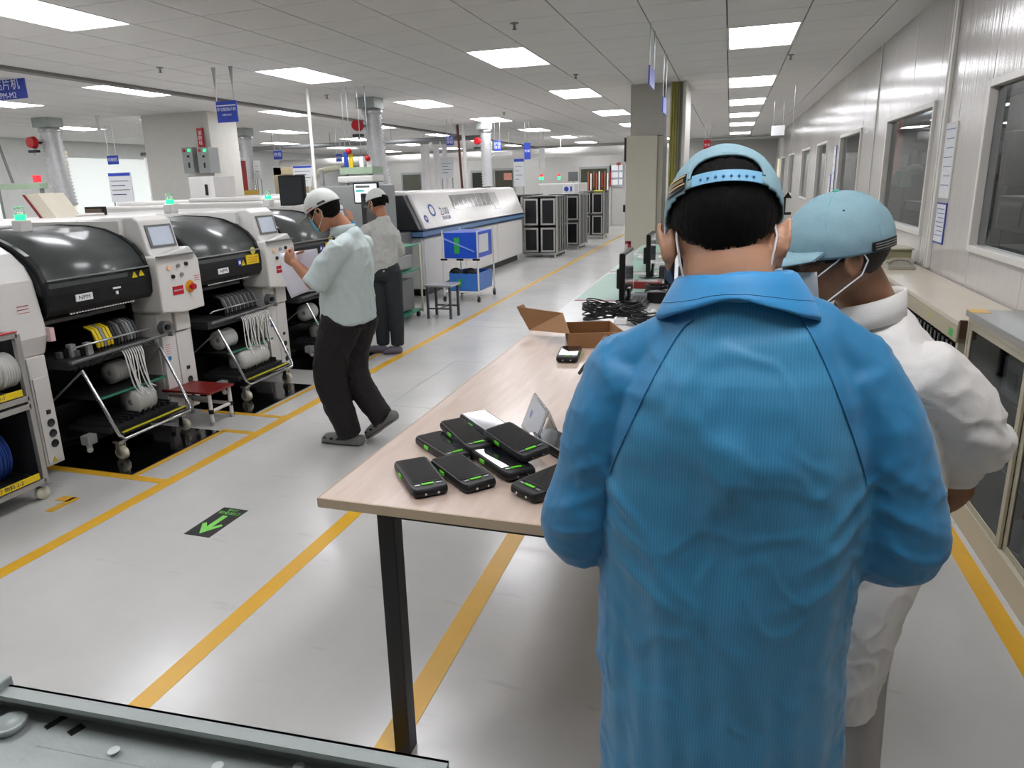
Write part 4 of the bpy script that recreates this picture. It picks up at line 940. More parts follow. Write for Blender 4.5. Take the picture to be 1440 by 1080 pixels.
# things standing on / behind the machines
def screenset(px0, py0, px1, py1, Y, lb, m, frame, zb, cat='monitor'):
    A = at(px0, py0, Y); B = at(px1, py1, Y)
    t = thing('monitor', lb, cat, ((A.x+B.x)/2, Y, zb))
    c = MB().box(A.x, B.x, Y, Y+.04, B.z, A.z).build('case', frame, t, bevel=.006)
    MB().box(A.x+.02, B.x-.02, Y-.004, Y, B.z+.02, A.z-.02).build('screen', m, c)
    MB().box((A.x+B.x)/2-.03, (A.x+B.x)/2+.03, Y+.01, Y+.05, zb, B.z+.02).build('stand', dark, t)
    return t
screenset(390, 247, 430, 289, 6.45, 'black back of a monitor left of the head of the worker with papers', mat('monitor_back', '1d2228', .5), black, 1.47)
s = screenset(496, 257, 533, 286, 8.2, 'bright monitor with a lit page above the two workers', screen_on, black, 0)
A = at(500, 262, 8.2)
MB().box(A.x, A.x+.12, 8.193, 8.196, A.z-.07, A.z-.045).build('teal_block', mat('teal_screen_block', '3fa6a0', .4, emit=.4), s); MB().box(A.x+.0, A.x+.2, 8.193, 8.196, A.z-.02, A.z+.008).build('grey_line', midgrey, s)
def poster(px0, py0, px1, py1, Y, lb, head=bluesign, hang=None, body=paper2, lines=4):
    A = at(px0, py0, Y); B = at(px1, py1, Y)
    t = thing('notice_board', lb, 'notice board', ((A.x+B.x)/2, Y, B.z))
    MB().box(A.x, B.x, Y, Y+.015, B.z, A.z).build('panel', body, t); h = A.z-B.z
    if head: MB().box(A.x+.01, B.x-.01, Y-.003, Y, A.z-h*.12, A.z-.01).build('header', head, t)
    for i in range(lines): MB().box(A.x+.04, B.x-.05-(i % 2)*.08, Y-.002, Y, A.z-h*(.3+.6*i/lines), A.z-h*(.3+.6*i/lines)+.012).build('text_line', ink if i % 2 else midgrey, t)
    for k in (.1, .9): MB().cyl((A.x+(B.x-A.x)*k, Y+.008, B.z), (A.x+(B.x-A.x)*k, Y+.008, 0 if hang is None else hang), .012, n=6).build('post', grey, t)
poster(151, 243, 189, 284, 9.0, 'white notice board with a blue header left of the white column')
poster(411, 233, 441, 262, 12.2, 'white notice board with a blue header behind the tall white pole')
poster(722, 223, 738, 262, 16, 'narrow white notice board above the far end of the oven')
poster(355, 226, 368, 252, 13, 'white poster right of the red machine part', head=None)
t = thing('dark_tablet', 'brown-faced dark tablet leaning on the nearest machine top', 'tablet', (-5.4, 5.3, 1.44))
A = at(118, 291, 5.2); B = at(147, 305, 5.2); MB().box(A.x, B.x, 5.2, 5.24, 1.44, A.z).build('case', black, t, bevel=.006); MB().box(A.x+.02, B.x-.02, 5.195, 5.2, 1.455, A.z-.02).build('face', mat('brown_face', '5c4f40', .3), t)
A = at(92, 301, 5.0); B = at(125, 318, 5.0)
t = thing('white_device', 'small white device box on the nearest machine top', 'device', (A.x, 5.0, 1.44)); MB().box(A.x, B.x, 4.9, 5.2, 1.44, A.z).build('case', white, t, bevel=.02); MB().box(A.x+.05, A.x+.1, 4.897, 4.9, 1.46, A.z-.03).build('vent', grey, t)
# overhead frame with pale green beam at far left
t = thing('overhead_gantry', 'pale green overhead beam on grey posts at the far left', 'frame', (-9, 8.5, 0))
a0 = at(-30, 262, 8.5); a1 = at(60, 262, 8.5)
MB().box(a0.x, a1.x, 8.45, 8.6, a1.z-.03, a1.z+.05).build('beam', mat('pale_green_paint', '9fb39a', .5), t)
for px in (-25, 56): p = at(px, 262, 8.5); MB().box(p.x-.02, p.x+.02, 8.5, 8.55, 0, p.z).build('post', grey, t)
p = at(14, 262, 8.5); MB().cyl((p.x+.05, 8.52, p.z+.05), (p.x-.12, 8.52, p.z+.75), .02, n=8).build('diagonal_post', midgrey, t)
p = at(45, 258, 8.4); q = tag(MB().box(p.x-.04, p.x+.04, 8.46, 8.54, p.z+.02, p.z+.12).build('red_lamp', redlamp), 'small glowing red lamp on the pale green beam', 'lamp')
t = thing('document_box', 'leaning cream box with dark red edges behind the left signal light', 'box', (-6, 6, 1.44))
A = at(34, 274, 4.7); B = at(58, 318, 4.7)
MB().prism([(A.x, A.z), (A.x+.16, A.z+.01), (A.x+.32, 1.44), (A.x+.16, 1.44)], 'y', 4.7, 4.95).build('panel', cream, t); MB().prism([(A.x-.015, A.z), (A.x+.005, A.z), (A.x+.165, 1.44), (A.x+.14, 1.44)], 'y', 4.69, 4.7).build('edge', darkred, t)
# sunlit blinds and wall features far left
for k, (px0, px1) in enumerate(((82, 108),)):
    A = at(px0, 213, 12.3); B = at(px1, 300, 12.3)
    t = thing('window_blind', 'tall sunlit cream blind on the far left side', 'blind', (A.x, 12.3, 0))
    n = 24
    for i in range(n): MB().box(A.x, B.x, 12.3, 12.32, A.z-(i+1)*(A.z-1.1)/n+.006, A.z-i*(A.z-1.1)/n).build('slat', blind, t)
    MB().box(A.x-.02, B.x+.02, 12.29, 12.35, A.z, A.z+.05).build('head_rail', white, t); MB().box(A.x, A.x+.03, 12.33, 12.36, 0, A.z).build('post', white, t)
for k, (a, b) in enumerate(((8.5, 11.5), (13, 16), (17.5, 20.5))):
    w = thing('window_%d' % (8+k), '', 'w', (XL, a, 1)); del w['label']; del w['category']; w['kind'] = 'structure'
    MB().box(XL, XL+.03, a, b, .9, 2.5).build('window_shade', mat('pale_shade', 'e6ecea', .6, emit=.45), w); MB().box(XL, XL+.05, a-.05, a, .9, 2.5).box(XL, XL+.05, b, b+.05, .9, 2.5).build('window_frame', grey, w)
t = thing('white_pipe', 'slanting white pipe left of the white column', 'pipe', (-10.5, 12, 0)); A = at(207, 222, 12); B = at(217, 275, 12)
MB().cyl((A.x, 12, A.z), (B.x, 12, B.z), .06, n=12).build('tube', white, t); MB().cyl((B.x, 12, 0), (B.x, 12, B.z), .07, n=12).build('lower_tube', white, t)
# machine part red/yellow
t = thing('marking_machine', 'yellow machine with a tall dark red column between the ducts', 'machine', (-9.2, 12.4, 0)); A = at(329, 226, 12.4); B = at(337, 270, 12.4)
MB().box(A.x, A.x+.12, 12.4, 12.6, B.z-.2, A.z).build('red_column', mat('deep_red', '8c1f1a', .4), t); MB().box(A.x-.25, A.x+.22, 12.3, 12.8, 0, B.z+.03).build('yellow_body', mat('ochre_body', 'b99a3a', .5), t); MB().box(A.x-.1, A.x+.15, 12.27, 12.3, B.z-.08, B.z).build('black_head', black, t)
# beige room panels behind monitor
t = thing('beige_booth', 'beige booth frame behind the dark monitor back', 'booth', (-10, 18, 0)); A = at(384, 236, 18); B = at(432, 300, 18)
MB().box(A.x, A.x+.25, 18, 18.2, 0, A.z).box(B.x-.2, B.x, 18, 18.2, 0, A.z).box(A.x, B.x, 18, 18.2, A.z-.2, A.z).build('frame', mat('sand_paint', 'a5977a', .6), t); MB().box(A.x+.25, B.x-.2, 18.1, 18.15, 0, A.z-.2).build('panel', mat('sand_paint_dark', '7c7260', .6), t)
# inspection machine top with curved pipe, cards and stack lights
t = thing('curved_pipe', 'ivory curved pipe bending over the white inspection machine', 'pipe', (-6, 9.8, 1.4))
pts = [at(442, 268, 9.5), at(443, 250, 9.5), at(450, 241, 9.5), at(462, 238, 9.5), at(478, 236, 9.5)]
MB().tube([(p.x, 9.5, p.z) for p in pts], .045, n=10).build('tube', mat('ivory_pipe', 'cfcdb6', .4), t); MB().cyl((pts[0].x, 9.5, 0), (pts[0].x, 9.5, pts[0].z), .05, n=10).build('lower_tube', mat('ivory_pipe', 'cfcdb6', .4), t)
t = thing('inspection_station', 'grey and white inspection station behind the two workers', 'machine', (-5.6, 8.5, 0))
A = at(478, 236, 8.5); B = at(524, 244, 8.5)
MB().box(A.x, B.x, 8.5, 8.8, B.z, A.z).build('top_beam', mat('pale_green_paint', '9fb39a', .5), t); A = at(474, 248, 8.5); B = at(524, 256, 8.5); MB().box(A.x, B.x, 8.5, 8.85, B.z, A.z).build('roller', white, t, bevel=.02)
A = at(448, 262, 8.5); MB().box(A.x, B.x+.1, 8.5, 8.95, .1, A.z).build('body', grey, t, bevel=.02)
for k in (.05, .5, .95): MB().box(A.x+(B.x-A.x)*k-.02, A.x+(B.x-A.x)*k+.02, 8.52, 8.57, A.z, at(480, 238, 8.5).z).build('post', grey, t)
for q, (px, c, py0, py1) in enumerate(((484, bluesign, 214, 235), (491, yellow, 216, 236), (506, paper, 220, 236), (517, paper, 226, 236))):
    A = at(px-4, py0, 8.55); B = at(px+3, py1, 8.55)
    t = thing('status_card', ['blue status card', 'yellow status card with a red lamp', 'wide white status card', 'small white status card with a red lamp'][q]+' standing on the inspection station beam', 'card', (A.x, 8.6, B.z))
    MB().box(A.x, B.x, 8.6, 8.62, B.z-.0, A.z).build('card', c, t)
    MB().cyl(((A.x+B.x)/2, 8.61, A.z), ((A.x+B.x)/2, 8.61, ZC-.01), .005, n=6).build('hanger', steel, t)
    if q in (1, 3): MB().ball(((A.x+B.x)/2, 8.57, A.z+.03), .04).build('red_lamp', redp, t)
# far drapes, far door etc.
for k, (px0, px1) in enumerate(((591, 606), (609, 620), (621, 631))):
    A = at(px0, 203, 17); B = at(px1, 268, 17)
    t = thing('hanging_drape', ['widest bright white hanging drape beyond the oven, left one', 'narrow white hanging drape beyond the oven, middle one', 'narrow white hanging drape beyond the oven, right one'][k], 'drape', (A.x, 17, 1.0))
    m = MB(); n = 6
    for i in range(n): m.cyl((A.x+(B.x-A.x)*(i+.5)/n, 17, .8), (A.x+(B.x-A.x)*(i+.5)/n, 17, A.z), (B.x-A.x)/n*.62, n=8)
    m.build('fabric', mat('white_drape', 'e6e2e4', .7), t); MB().box(A.x, B.x, 16.95, 17.05, A.z, A.z+.06).build('rail', grey, t); MB().cyl(((A.x+B.x)/2, 17, A.z+.06), ((A.x+B.x)/2, 17, ZC), .012, n=6).build('hanger', steel, t)
poster(619, 222, 638, 250, 16.6, 'sheet of papers pinned beside the white drapes', head=None)
def farwin(px0, py0, px1, py1, lb, m, n):
    A = at(px0, py0, 25.9); B = at(px1, py1, 25.9)
    t = thing('window_%d' % n, '', 'w', (A.x, 25.95, B.z)); del t['label']; del t['category']; t['kind'] = 'structure'
    MB().box(A.x-.08, B.x+.08, 25.93, 26, B.z-.08, A.z+.08).build('window_frame', grey, t); MB().box(A.x, B.x, 25.9, 25.93, B.z, A.z).build('window_pane', m, t)
    return t, A, B
dg_ = mat('dim_opening', '4a4b40', .3)
farwin(566, 246, 592, 272, '', dg_, 11); farwin(664, 243, 690, 268, '', mat('dark_opening', '23251c', .3), 12)
t, A, B = farwin(696, 240, 721, 268, '', mat('brown_opening', '3a3a30', .3), 13)
MB().box(A.x+.35, B.x-.02, 25.87, 25.9, A.z-.35, A.z-.1).build('red_patch', mat('salmon_patch', 'b27c6c', .5), t)
t, A, B = farwin(817, 238, 853, 275, '', mat('far_window_green', '3c4030', .25, var=.4, vs=5), 14)
for i in range(9):
    x = A.x+.25+i*.1; MB().box(x, x+.04, 25.86, 25.89, B.z+.1+.1*(i % 3), A.z-.1-.06*(i % 2)).build('window_streak', [mat('rust_streak', '9c5a3a', .6), paper, mat('red_streak', 'a33333', .6)][i % 3], t)
MB().box(A.x+.5, A.x+.8, 25.8, 25.86, B.z-.1, B.z+.2).build('yellow_coat', mat('hi_vis_yellow', 'dcd82a', .6, emit=.1), t)
dd = MB().box(A.x-.15, B.x+.15, 25.95, 25.99, 0, A.z+.12).build('door_1', mat('far_door_white', 'b9b9b5', .5), kind='structure')
t = thing('notice_board', 'framed board of blue-ruled notices on the far wall beside the beige column', 'notice board', (-3.9, 25.9, 1.3)); A = at(857, 233, 25.9); B = at(876, 262, 25.9)
MB().box(A.x, B.x, 25.95, 26, B.z, A.z).build('panel', mat('notice_ground', 'aab0bc', .6), t)
for i in range(3): MB().box(A.x+.06, A.x+.30, 25.93, 25.95, B.z+.06+i*.25, B.z+.24+i*.25).build('sheet', paper, t); MB().box(A.x+.34, B.x-.03, 25.93, 25.95, B.z+.06+i*.25, B.z+.24+i*.25).build('sheet', paper, t)
MB().box(A.x+.25, B.x-.1, 25.93, 25.96, A.z, A.z+.1).build('red_header', mat('dusty_red', 'a64a48', .6), t)
# far chip mounter with stack lights
t = thing('far_mounter', 'white machine with a blue emblem at the far end of the line', 'machine', (-5.6, 21.2, 0)); A = at(750, 259, 20.6); B = at(813, 278, 20.6)
MB().box(A.x, B.x-.1, 21.2, 22.6, .1, A.z).build('body', white2, t, bevel=.03); c = at(793, 266, 20.6)
MB().box(c.x-.16, c.x+.2, 21.16, 21.2, A.z-.32, A.z-.04).build('plate', paper, t); MB().cyl((c.x-.05, 21.16, A.z-.17), (c.x-.05, 21.15, A.z-.17), .07, n=18).build('round_emblem', bluesign, t); MB().box(c.x+.07, c.x+.12, 21.15, 21.16, A.z-.24, A.z-.1).build('blue_bar', bluesign, t)
c = at(800, 248, 20.6); MB().box(c.x-.17, c.x+.12, 21.3, 21.35, A.z+.05, A.z+.32).build('monitor', midgrey, t); MB().box(c.x-.03, c.x, 21.32, 21.34, A.z, A.z+.05).build('monitor_stand', grey, t)
for x in (A.x+.2, B.x-.4): MB().box(x, x+.1, 21.4, 22.4, 0, .1).build('foot', dark, t)
for q, (px, y) in enumerate(((759, 20.6), (784, 20.6))):
    c = at(px, 255, 21.3)
    t = thing('stack_light', ['red and green stack light, left of the two on the far white machine', 'small red stack light, right of the two on the far white machine'][q], 'signal light', (c.x, 21.4, A.z))
    MB().cyl((c.x, 21.5, A.z), (c.x, 21.5, A.z+.12), .02, n=8).build('stem', steel, t); MB().cyl((c.x, 21.5, A.z+.12), (c.x, 21.5, A.z+.2), .06-.02*q, n=12).build('green_lens', greenlamp, t); MB().cyl((c.x, 21.5, A.z+.2), (c.x, 21.5, A.z+.28), .05-.02*q, n=12).build('red_lens', redlamp, t)

# pipes under the ceiling
for n, (y, z, r, x0, x1) in enumerate(((15.2, 2.60, .05, -14.5, -5.0), (21.3, 2.45, .13, -14.5, -1.6), (21.2, 2.62, .04, -1.9, 1.3))):
    o = MB().cyl((x0, y, z), (x1, y, z), r, n=14)
    for k in range(6):
        x = x0+(x1-x0)*(k+.5)/6; o.cyl((x, y, z), (x, y, ZC), .006, n=6)
    tag(o.build('overhead_pipe', [midgrey, white, grey][n]), ['grey pipe crossing under the ceiling behind the ducts', 'fat white air duct crossing the far end of the hall', 'thin grey pipe crossing the far right of the hall'][n], 'pipe')
for n, (x, y) in enumerate(((-5.65, 6.34), (-1.73, 5.97), (-5.38, 9.15), (-1.85, 9.02), (.56, 8.79), (-4.0, 13.0))):
    t = thing('sprinkler', 'small ceiling sprinkler '+['left of the sign on bright straps', 'near the top centre of the picture', 'beside the tall white pole', 'between the two central ceiling lights', 'right of the second light by the right wall', 'above the oven'][n], 'sprinkler', (x, y, ZC-.06))
    MB().lathe([(0, ZC-.012), (.035, ZC-.012), (.035, ZC-.018), (.012, ZC-.022), (.012, ZC-.05), (0, ZC-.05)], (x, y, 0), 14).build('rosette', grey, t); MB().lathe([(0, ZC-.056), (.02, ZC-.058), (.02, ZC-.062), (0, ZC-.064)], (x, y, 0), 12).build('deflector', midgrey, t); MB().cyl((x, y, ZC-.058), (x, y, ZC-.05), .006, n=6).build('stem', midgrey, t)
def slab(a, b, c, d, th, nm, mt, par):
    n = (b-a).cross(d-a).normalized()*th
    v = [a, b, c, d, a+n, b+n, c+n, d+n]
    return MB().add(v, [(0,3,2,1),(4,5,6,7),(0,1,5,4),(1,2,6,5),(2,3,7,6),(3,0,4,7)]).build(nm, mt, par)
def z_at(px, py, z): 
    d = r2*((px-CX)/F) - u2*((py-CY)/F) + fw
    return CAMPOS + d*((z-1.62)/d.z)
# ---------------------------------------------------------------- tables on the right of the aisle
TZ = .82; K = (1.62-TZ)/.87
t = thing('wooden_table', 'pale wood-topped table with black steel legs in the foreground', 'table', (-.5, 2.8, 0))
MB().box(-1.004, .11, 1.491, 3.77, TZ-.027, TZ).build('tabletop', wood, t, bevel=.002)
MB().box(-1.005, .111, 1.487, 1.4915, TZ-.0265, TZ-.0005).build('edge_band', woodedge, t); MB().box(-1.0085, -1.0045, 1.489, 3.77, TZ-.0265, TZ-.0005).build('edge_band', woodedge, t)
lx = at(532, 760, 1.53).x
for x in (lx, .0):
    for y in (1.53, 3.69): MB().box(x, x+.05, y, y+.05, 0, TZ-.027).build('leg', black, t, bevel=.003)
for y in (1.535, 3.695): MB().box(lx+.05, .0, y, y+.03, TZ-.058, TZ-.0275).build('apron', black, t)
for x in (lx+.01, .01): MB().box(x, x+.03, 1.58, 3.69, TZ-.058, TZ-.0275).build('apron', black, t)
t = thing('white_workbench', 'long white workbench covered with green mats behind the wooden table', 'table', (-.4, 6.5, 0))
whtop = mat('white_laminate', 'cfd0ce', .2)
MB().box(-1.0, .11, 3.79, 9.05, TZ-.03, TZ).build('tabletop', whtop, t, bevel=.002)
for x in (-.9, .03):
    for y in (3.87, 6.4, 8.9): MB().box(x, x+.05, y, y+.05, 0, TZ-.03).build('leg', black, t)
pinkm = mat('pink_mat_edge', 'a96a78', .5)
for n, (y0, y1, x0, x1) in enumerate(((4.76, 6.17, -.98, -.52), (6.33, 7.82, -.98, -.28), (8.0, 8.95, -.97, -.28))):
    m = thing('esd_mat', 'green antistatic mat on the white workbench, %s one' % ['nearest', 'middle', 'farthest'][n], 'mat', ((x0+x1)/2, y0, TZ))
    MB().box(x0, x1, y0, y1, TZ, TZ+.003).build('sheet', greenmat, m); MB().box(x0, x1, y0-.03, y0-.002, TZ, TZ+.003).build('pink_edge', pinkm, m)

# open cardboard mailer
t = thing('cardboard_box', 'open brown cardboard mailer box with its lid hanging over the table edge', 'box', (-.6, 3.85, TZ))
FLc, FRc, BRc, BLc = z_at(800, 469, TZ+.075), z_at(879, 467, TZ+.075), z_at(858, 451, TZ+.075), z_at(795, 453, TZ+.075)
def wallq(p, q, th, nm, mt, par, z0=TZ+.004, z1=TZ+.075):
    d = (q-p); d.z = 0; n = Vector((-d.y, d.x, 0)).normalized()*th
    v = [Vector((w.x, w.y, z)) for z in (z0, z1) for w in (p, q, q+n, p+n)]
    return MB().add(v, [(0,3,2,1),(4,5,6,7),(0,1,5,4),(1,2,6,5),(2,3,7,6),(3,0,4,7)]).build(nm, mt, par)
MB().prism([(w.x, w.y) for w in (FLc, FRc, BRc, BLc)], 'z', TZ, TZ+.004).build('box_floor', cardin, t)
wallq(FLc, FRc, .005, 'front_wall', card, t); wallq(FRc, BRc, .005, 'side_wall', card, t); wallq(BRc, BLc, .005, 'back_wall', cardin, t); wallq(BLc, FLc, .005, 'side_wall', card, t)
nl, nr, fl = at(745, 464, 3.56), FLc.copy(), at(727, 431, BLc.y+.02); fr = at(791, 440, BLc.y)
slab(FLc, BLc, fr, fr.lerp(FLc, .5), .003, 'hinge_panel', cardin, t)
slab(nl, nr, fr, fl, .004, 'lid', cardin, t)
slab(fl, fr, fr+Vector((0, .0, -.05)), fl+Vector((.02, 0, -.05)), .004, 'lid_flap', card, t)
k1 = nl.lerp(fl, .02); slab(k1, fl, fl+Vector((.035, .01, .012)), k1.lerp(fl, .55)+Vector((.05, 0, .0)), .003, 'lid_flap', card, t)

# rugged handhelds
def handheld(name='handheld_terminal'):
    t = thing(name, '', 'handheld')
    Lh, Wh, H = .108, .047, .026
    def outline(s, z):
        pts = []
        w, l = Wh*s, Lh*s
        for (cx, cy, a0) in ((w-.014, l-.016, 0), (-w+.014, l-.016, 90), (-w+.010, -l+.028, 180), (w-.010, -l+.028, 270)):
            for k in range(4):
                a = math.radians(a0+30*k); rx, ry = (.014, .016) if cy > 0 else (.010, .028)
                pts.append((cx+rx*math.cos(a)*(1 if a0 in (0, 90, 180, 270) else 1), cy+ry*math.sin(a), z))
        return pts
    lay = [outline(.90, .0), outline(.98, .006), outline(1, .013), outline(.985, .021), outline(.95, .026)]
    v = [p for l in lay for p in l]; n = 16
    fs = [(i*n+j, i*n+(j+1) % n, (i+1)*n+(j+1) % n, (i+1)*n+j) for i in range(4) for j in range(n)]
    MB().add(v, fs, 0, True).add(lay[0], [tuple(range(n-1, -1, -1))]).add(lay[-1], [tuple(range(n))]).build('shell', mat('black_rubber_shell', '111113', .45), t)
    s = MB().box(-.040, .040, -.068, .098, .0262, .0272).build('screen', screen_off, t, bevel=.0008)
    MB().box(-.037, .037, -.058, .088, .0272, .0275).build('display', mat('display_glass', '12131a', .05, coat=.6), s)
    MB().box(-.018, .014, -.083, -.074, .0262, .0285).build('green_key', lime, t, bevel=.001)
    MB().box(-.034, -.022, -.082, -.077, .0262, .0276).build('silver_line', steel, t); MB().box(.020, .034, -.082, -.077, .0262, .0276).build('silver_line', steel, t)
    MB().box(-.0495, -.0455, .012, .036, .010, .020).build('green_side_key', lime, t, bevel=.001); MB().box(.0455, .0495, .012, .036, .010, .020).build('green_side_key', lime, t, bevel=.001)
    for x in (-.015, .017): MB().cyl((x, -.1065, .013), (x, -.1105, .013), .0032, n=10).build('screw', chrome, t)
    return t
h0 = handheld()
def place(c, d, z, lab, tilt=0, tiltx=0, first=[True]):
    ang = math.atan2(-d[0], d[1])+PI     # -Y end of the device points along d
    o = h0 if first[0] else dup(h0); first[0] = False
    o['label'] = lab; o['group'] = 'rugged handheld terminals on the wooden table'
    o.scale = (1.08, 1.08, 1.05); o.location = (c[0]*K, c[1]*K, z); o.rotation_euler = Euler((tiltx, tilt, ang), 'XYZ')
place((-.848, 1.80), (.63, -.775), TZ, 'black rugged handheld lying apart, nearest the table corner')
place((-.735, 1.862), (.74, -.67), TZ, 'black rugged handheld in front of the pile, with two screws facing the camera')
place((-.868, 2.050), (.77, -.64), TZ, 'black rugged handheld at the far left of the pile, lowest layer')
place((-.810, 2.115), (.71, -.705), TZ+.022, 'black rugged handheld second from the left, resting on its neighbour', .0, .09)
place((-.760, 2.19), (.74, -.67), TZ+.032, 'black rugged handheld at the top back of the pile', .05, .05)
place((-.640, 1.962), (.73, -.68), TZ+.004, 'black rugged handheld in the middle right of the pile with a silver-cornered screen', .05)
place((-.615, 2.045), (.74, -.67), TZ+.040, 'black rugged handheld lying across the middle of the pile', -.10, .06)
place((-.50, 2.16), (.73, -.68), TZ, 'black rugged handheld flat behind the pile next to the acrylic sign')
place((-.452, 1.858), (-.49, -.87), TZ+.004, 'black rugged handheld half hidden by the blue sleeve', .04)
place((-.735, 3.42), (.1, -1), TZ, 'black rugged handheld in front of the cardboard box')
t = thing('tablet_device', 'slim black device propped up beside the blue shoulder', 'tablet', (-.72, 2.95, TZ))
a = at(813, 527, 2.78); b = at(849, 478, 2.88); a.z = max(a.z, TZ+.012)
dd = (b-a).normalized(); nn = dd.cross(Vector((0, 1, 0))).normalized()
Rm = Matrix((dd, Vector((0, 1, 0)), nn)).transposed()
MB().obox((a+b)/2+Vector((0, .05, 0)), ((b-a).length, .09, .014), Rm).build('case', black, t, bevel=.004); MB().obox((a+b)/2+Vector((0, .05, 0))-nn*.008*(1 if nn.z < 0 else -1), ((b-a).length*.92, .082, .001), Rm).build('rim', steel, t)
# acrylic tent sign
t = thing('acrylic_sign', 'clear acrylic tent sign with blue lettering on the wooden table', 'sign', (-.62, 2.4, TZ))
bl = z_at(734, 599, TZ+.001); br = z_at(755, 624, TZ+.001)
ed = (br-bl); pd = Vector((ed.y, -ed.x, 0)).normalized(); 
if pd.y < 0: pd = -pd
top0 = z_at(752, 553, TZ+.105); top1 = z_at(772, 579, TZ+.105); bk0 = top0*2-bl; bk1 = top1*2-br; bk0.z = bk1.z = TZ+.001
slab(bl, br, top1, top0, .003, 'front_sheet', acryl, t); slab(top0, top1, bk1, bk0, .003, 'back_sheet', acryl, t)
zd = (top0-bl).normalized(); nf = ed.cross(zd).normalized()
slab(bl.lerp(top0, .06)+nf*.0045+ed*.05, br.lerp(top1, .06)+nf*.0045-ed*.05, br.lerp(top1, .94)+nf*.0045-ed*.05, bl.lerp(top0, .94)+nf*.0045+ed*.05, .0006, 'paper_insert', mat('insert_paper', 'c9cdd2', .6), t)
text('待返工', .030, mat('faded_blue_ink', '5a6cb0', .6, var=0), t, (bl+br+top0+top1)/4+nf*.0058, ed, zd)

# clutter of the white workbench
def monitor_side(x, y, z, w, h, lb):
    t = thing('monitor', lb, 'monitor', (x, y, z))
    c = MB().box(x-.015, x+.02, y, y+w, z+.07, z+.07+h).build('case', black, t, bevel=.006)
    MB().box(x+.02, x+.022, y+.015, y+w-.015, z+.085, z+.055+h).build('screen', screen_off, c)
    MB().box(x-.05, x-.015, y+w*.3, y+w*.7, z+.12, z+.12+h*.45).build('back_bulge', black, c, bevel=.01)
    MB().box(x-.03, x+.03, y+w*.42, y+w*.58, z+.012, z+.12).build('neck', black, t); MB().lathe([(0, 0), (.10, 0), (.10, .008), (.03, .014), (0, .014)], (x, y+w/2, z), 20).build('foot', black, t)
    return t
p = at(878, 440, 4.45); monitor_side(p.x-.01, 4.36, TZ, .42, .29, 'black monitor seen from behind its edge, nearest on the white workbench')
monitor_side(at(908, 400, 5.65).x, 5.75, TZ, .44, .30, 'black monitor behind the nearest one, beside the mask of the man in blue')
monitor_side(-.33, 4.62, TZ, .4, .28, 'black monitor hidden behind the head of the man in blue')
rk = random.Random(5)
def coil(x, y, z, r, n, lb):
    x *= K; y *= K
    t = thing('cable_coil', lb, 'cable', (x, y, z))
    for k in range(n):
        pts = []
        a = rk.uniform(0, 6); e = rk.uniform(.8, 1.15); ti = rk.uniform(-.35, .35)
        for i in range(22):
            u = a+2*PI*i/22; pts.append((x+r*e*math.cos(u), y+r*math.sin(u)*.9, z+.006+.012*k*.5+r*(.25+ti*math.cos(u)) if r > .05 else z+.02))
        mn = min(p_[2] for p_ in pts); pts = [(p_[0], p_[1], p_[2]-mn+z+.004+k*.005) for p_ in pts]
        MB().tube(pts, .0042, n=5, closed=True).build('cable', blackmat, t)
coil(-.74, 4.42, TZ, .10, 16, 'tangled coil of black cables nearest the cardboard box'); coil(-.55, 4.45, TZ, .08, 10, 'small coil of black cables right of the large tangle')
coil(-.60, 4.72, TZ, .075, 9, 'black cable coil under the nearest monitor'); coil(-.45, 4.30, TZ, .07, 8, 'black cable coil right of the cardboard box')
coil(-.48, 5.55, TZ, .09, 10, 'coil of black cables behind the nearest monitor')
for n, (x, y, w, d, h, m, lb) in enumerate(((-.60, 4.30, .07, .05, .035, paper, 'small white adapter among the black cables'), (-.50, 4.62, .14, .10, .03, white, 'white flat box between the cables and the monitor'),
        (-.46, 5.15, .12, .1, .07, black, 'black box behind the nearest monitor'), (-.58, 5.35, .16, .08, .03, grey, 'grey box right of the nearest green mat'), (-.6, 5.85, .2, .14, .05, darkred, 'dark red tray behind the nearest monitor'),
        (-.45, 6.45, .2, .1, .1, dark, 'dark case beside the second monitor'), (-.62, 7.2, .3, .2, .06, white, 'white box on the middle green mat'), (-.5, 7.8, .2, .2, .16, black, 'black case on the middle green mat'), (-.8, 8.0, .25, .18, .03, white, 'white tray on the far end of the middle mat'), (-.55, 8.6, .3, .3, .16, midgrey, 'grey case at the far end of the workbench'))):
    x *= K; y *= K
    t = thing('work_box', lb, 'box', (x, y, TZ+.003)); MB().box(x-w/2, x+w/2, y-d/2, y+d/2, TZ+.003, TZ+.003+h).build('body', m, t, bevel=.004); MB().box(x-w*.35, x+w*.35, y-d*.3, y+d*.3, TZ+.003+h, TZ+.005+h).build('lid', grey if m != grey else dark, t)
t = thing('keyboard', 'black keyboard on the white workbench behind the nearest monitor', 'keyboard', (-.45, 5.0, TZ)); MB().box(-.60, -.46, 4.44, 4.84, TZ, TZ+.018).build('base', black, t, bevel=.004)
kb = MB()
for i in range(5):
    for j in range(15): kb.box(-.592+i*.026, -.572+i*.026, 4.45+j*.0255, 4.471+j*.0255, TZ+.018, TZ+.024)
kb.build('keys', dark, t, kind='stuff')
p = at(872, 372, 7.8); t = thing('red_clamp', 'small dark red clamp post on the workbench edge by the beige column', 'clamp', (-1.03, 8.0, TZ)); MB().box(-.99, -.96, 7.54, 7.57, TZ, TZ+.16).build('post', mat('magenta_red', '9a2740', .4), t); MB().box(-1.02, -.96, 7.54, 7.57, TZ+.14, TZ+.17).build('arm', mat('magenta_red', '9a2740', .4), t)

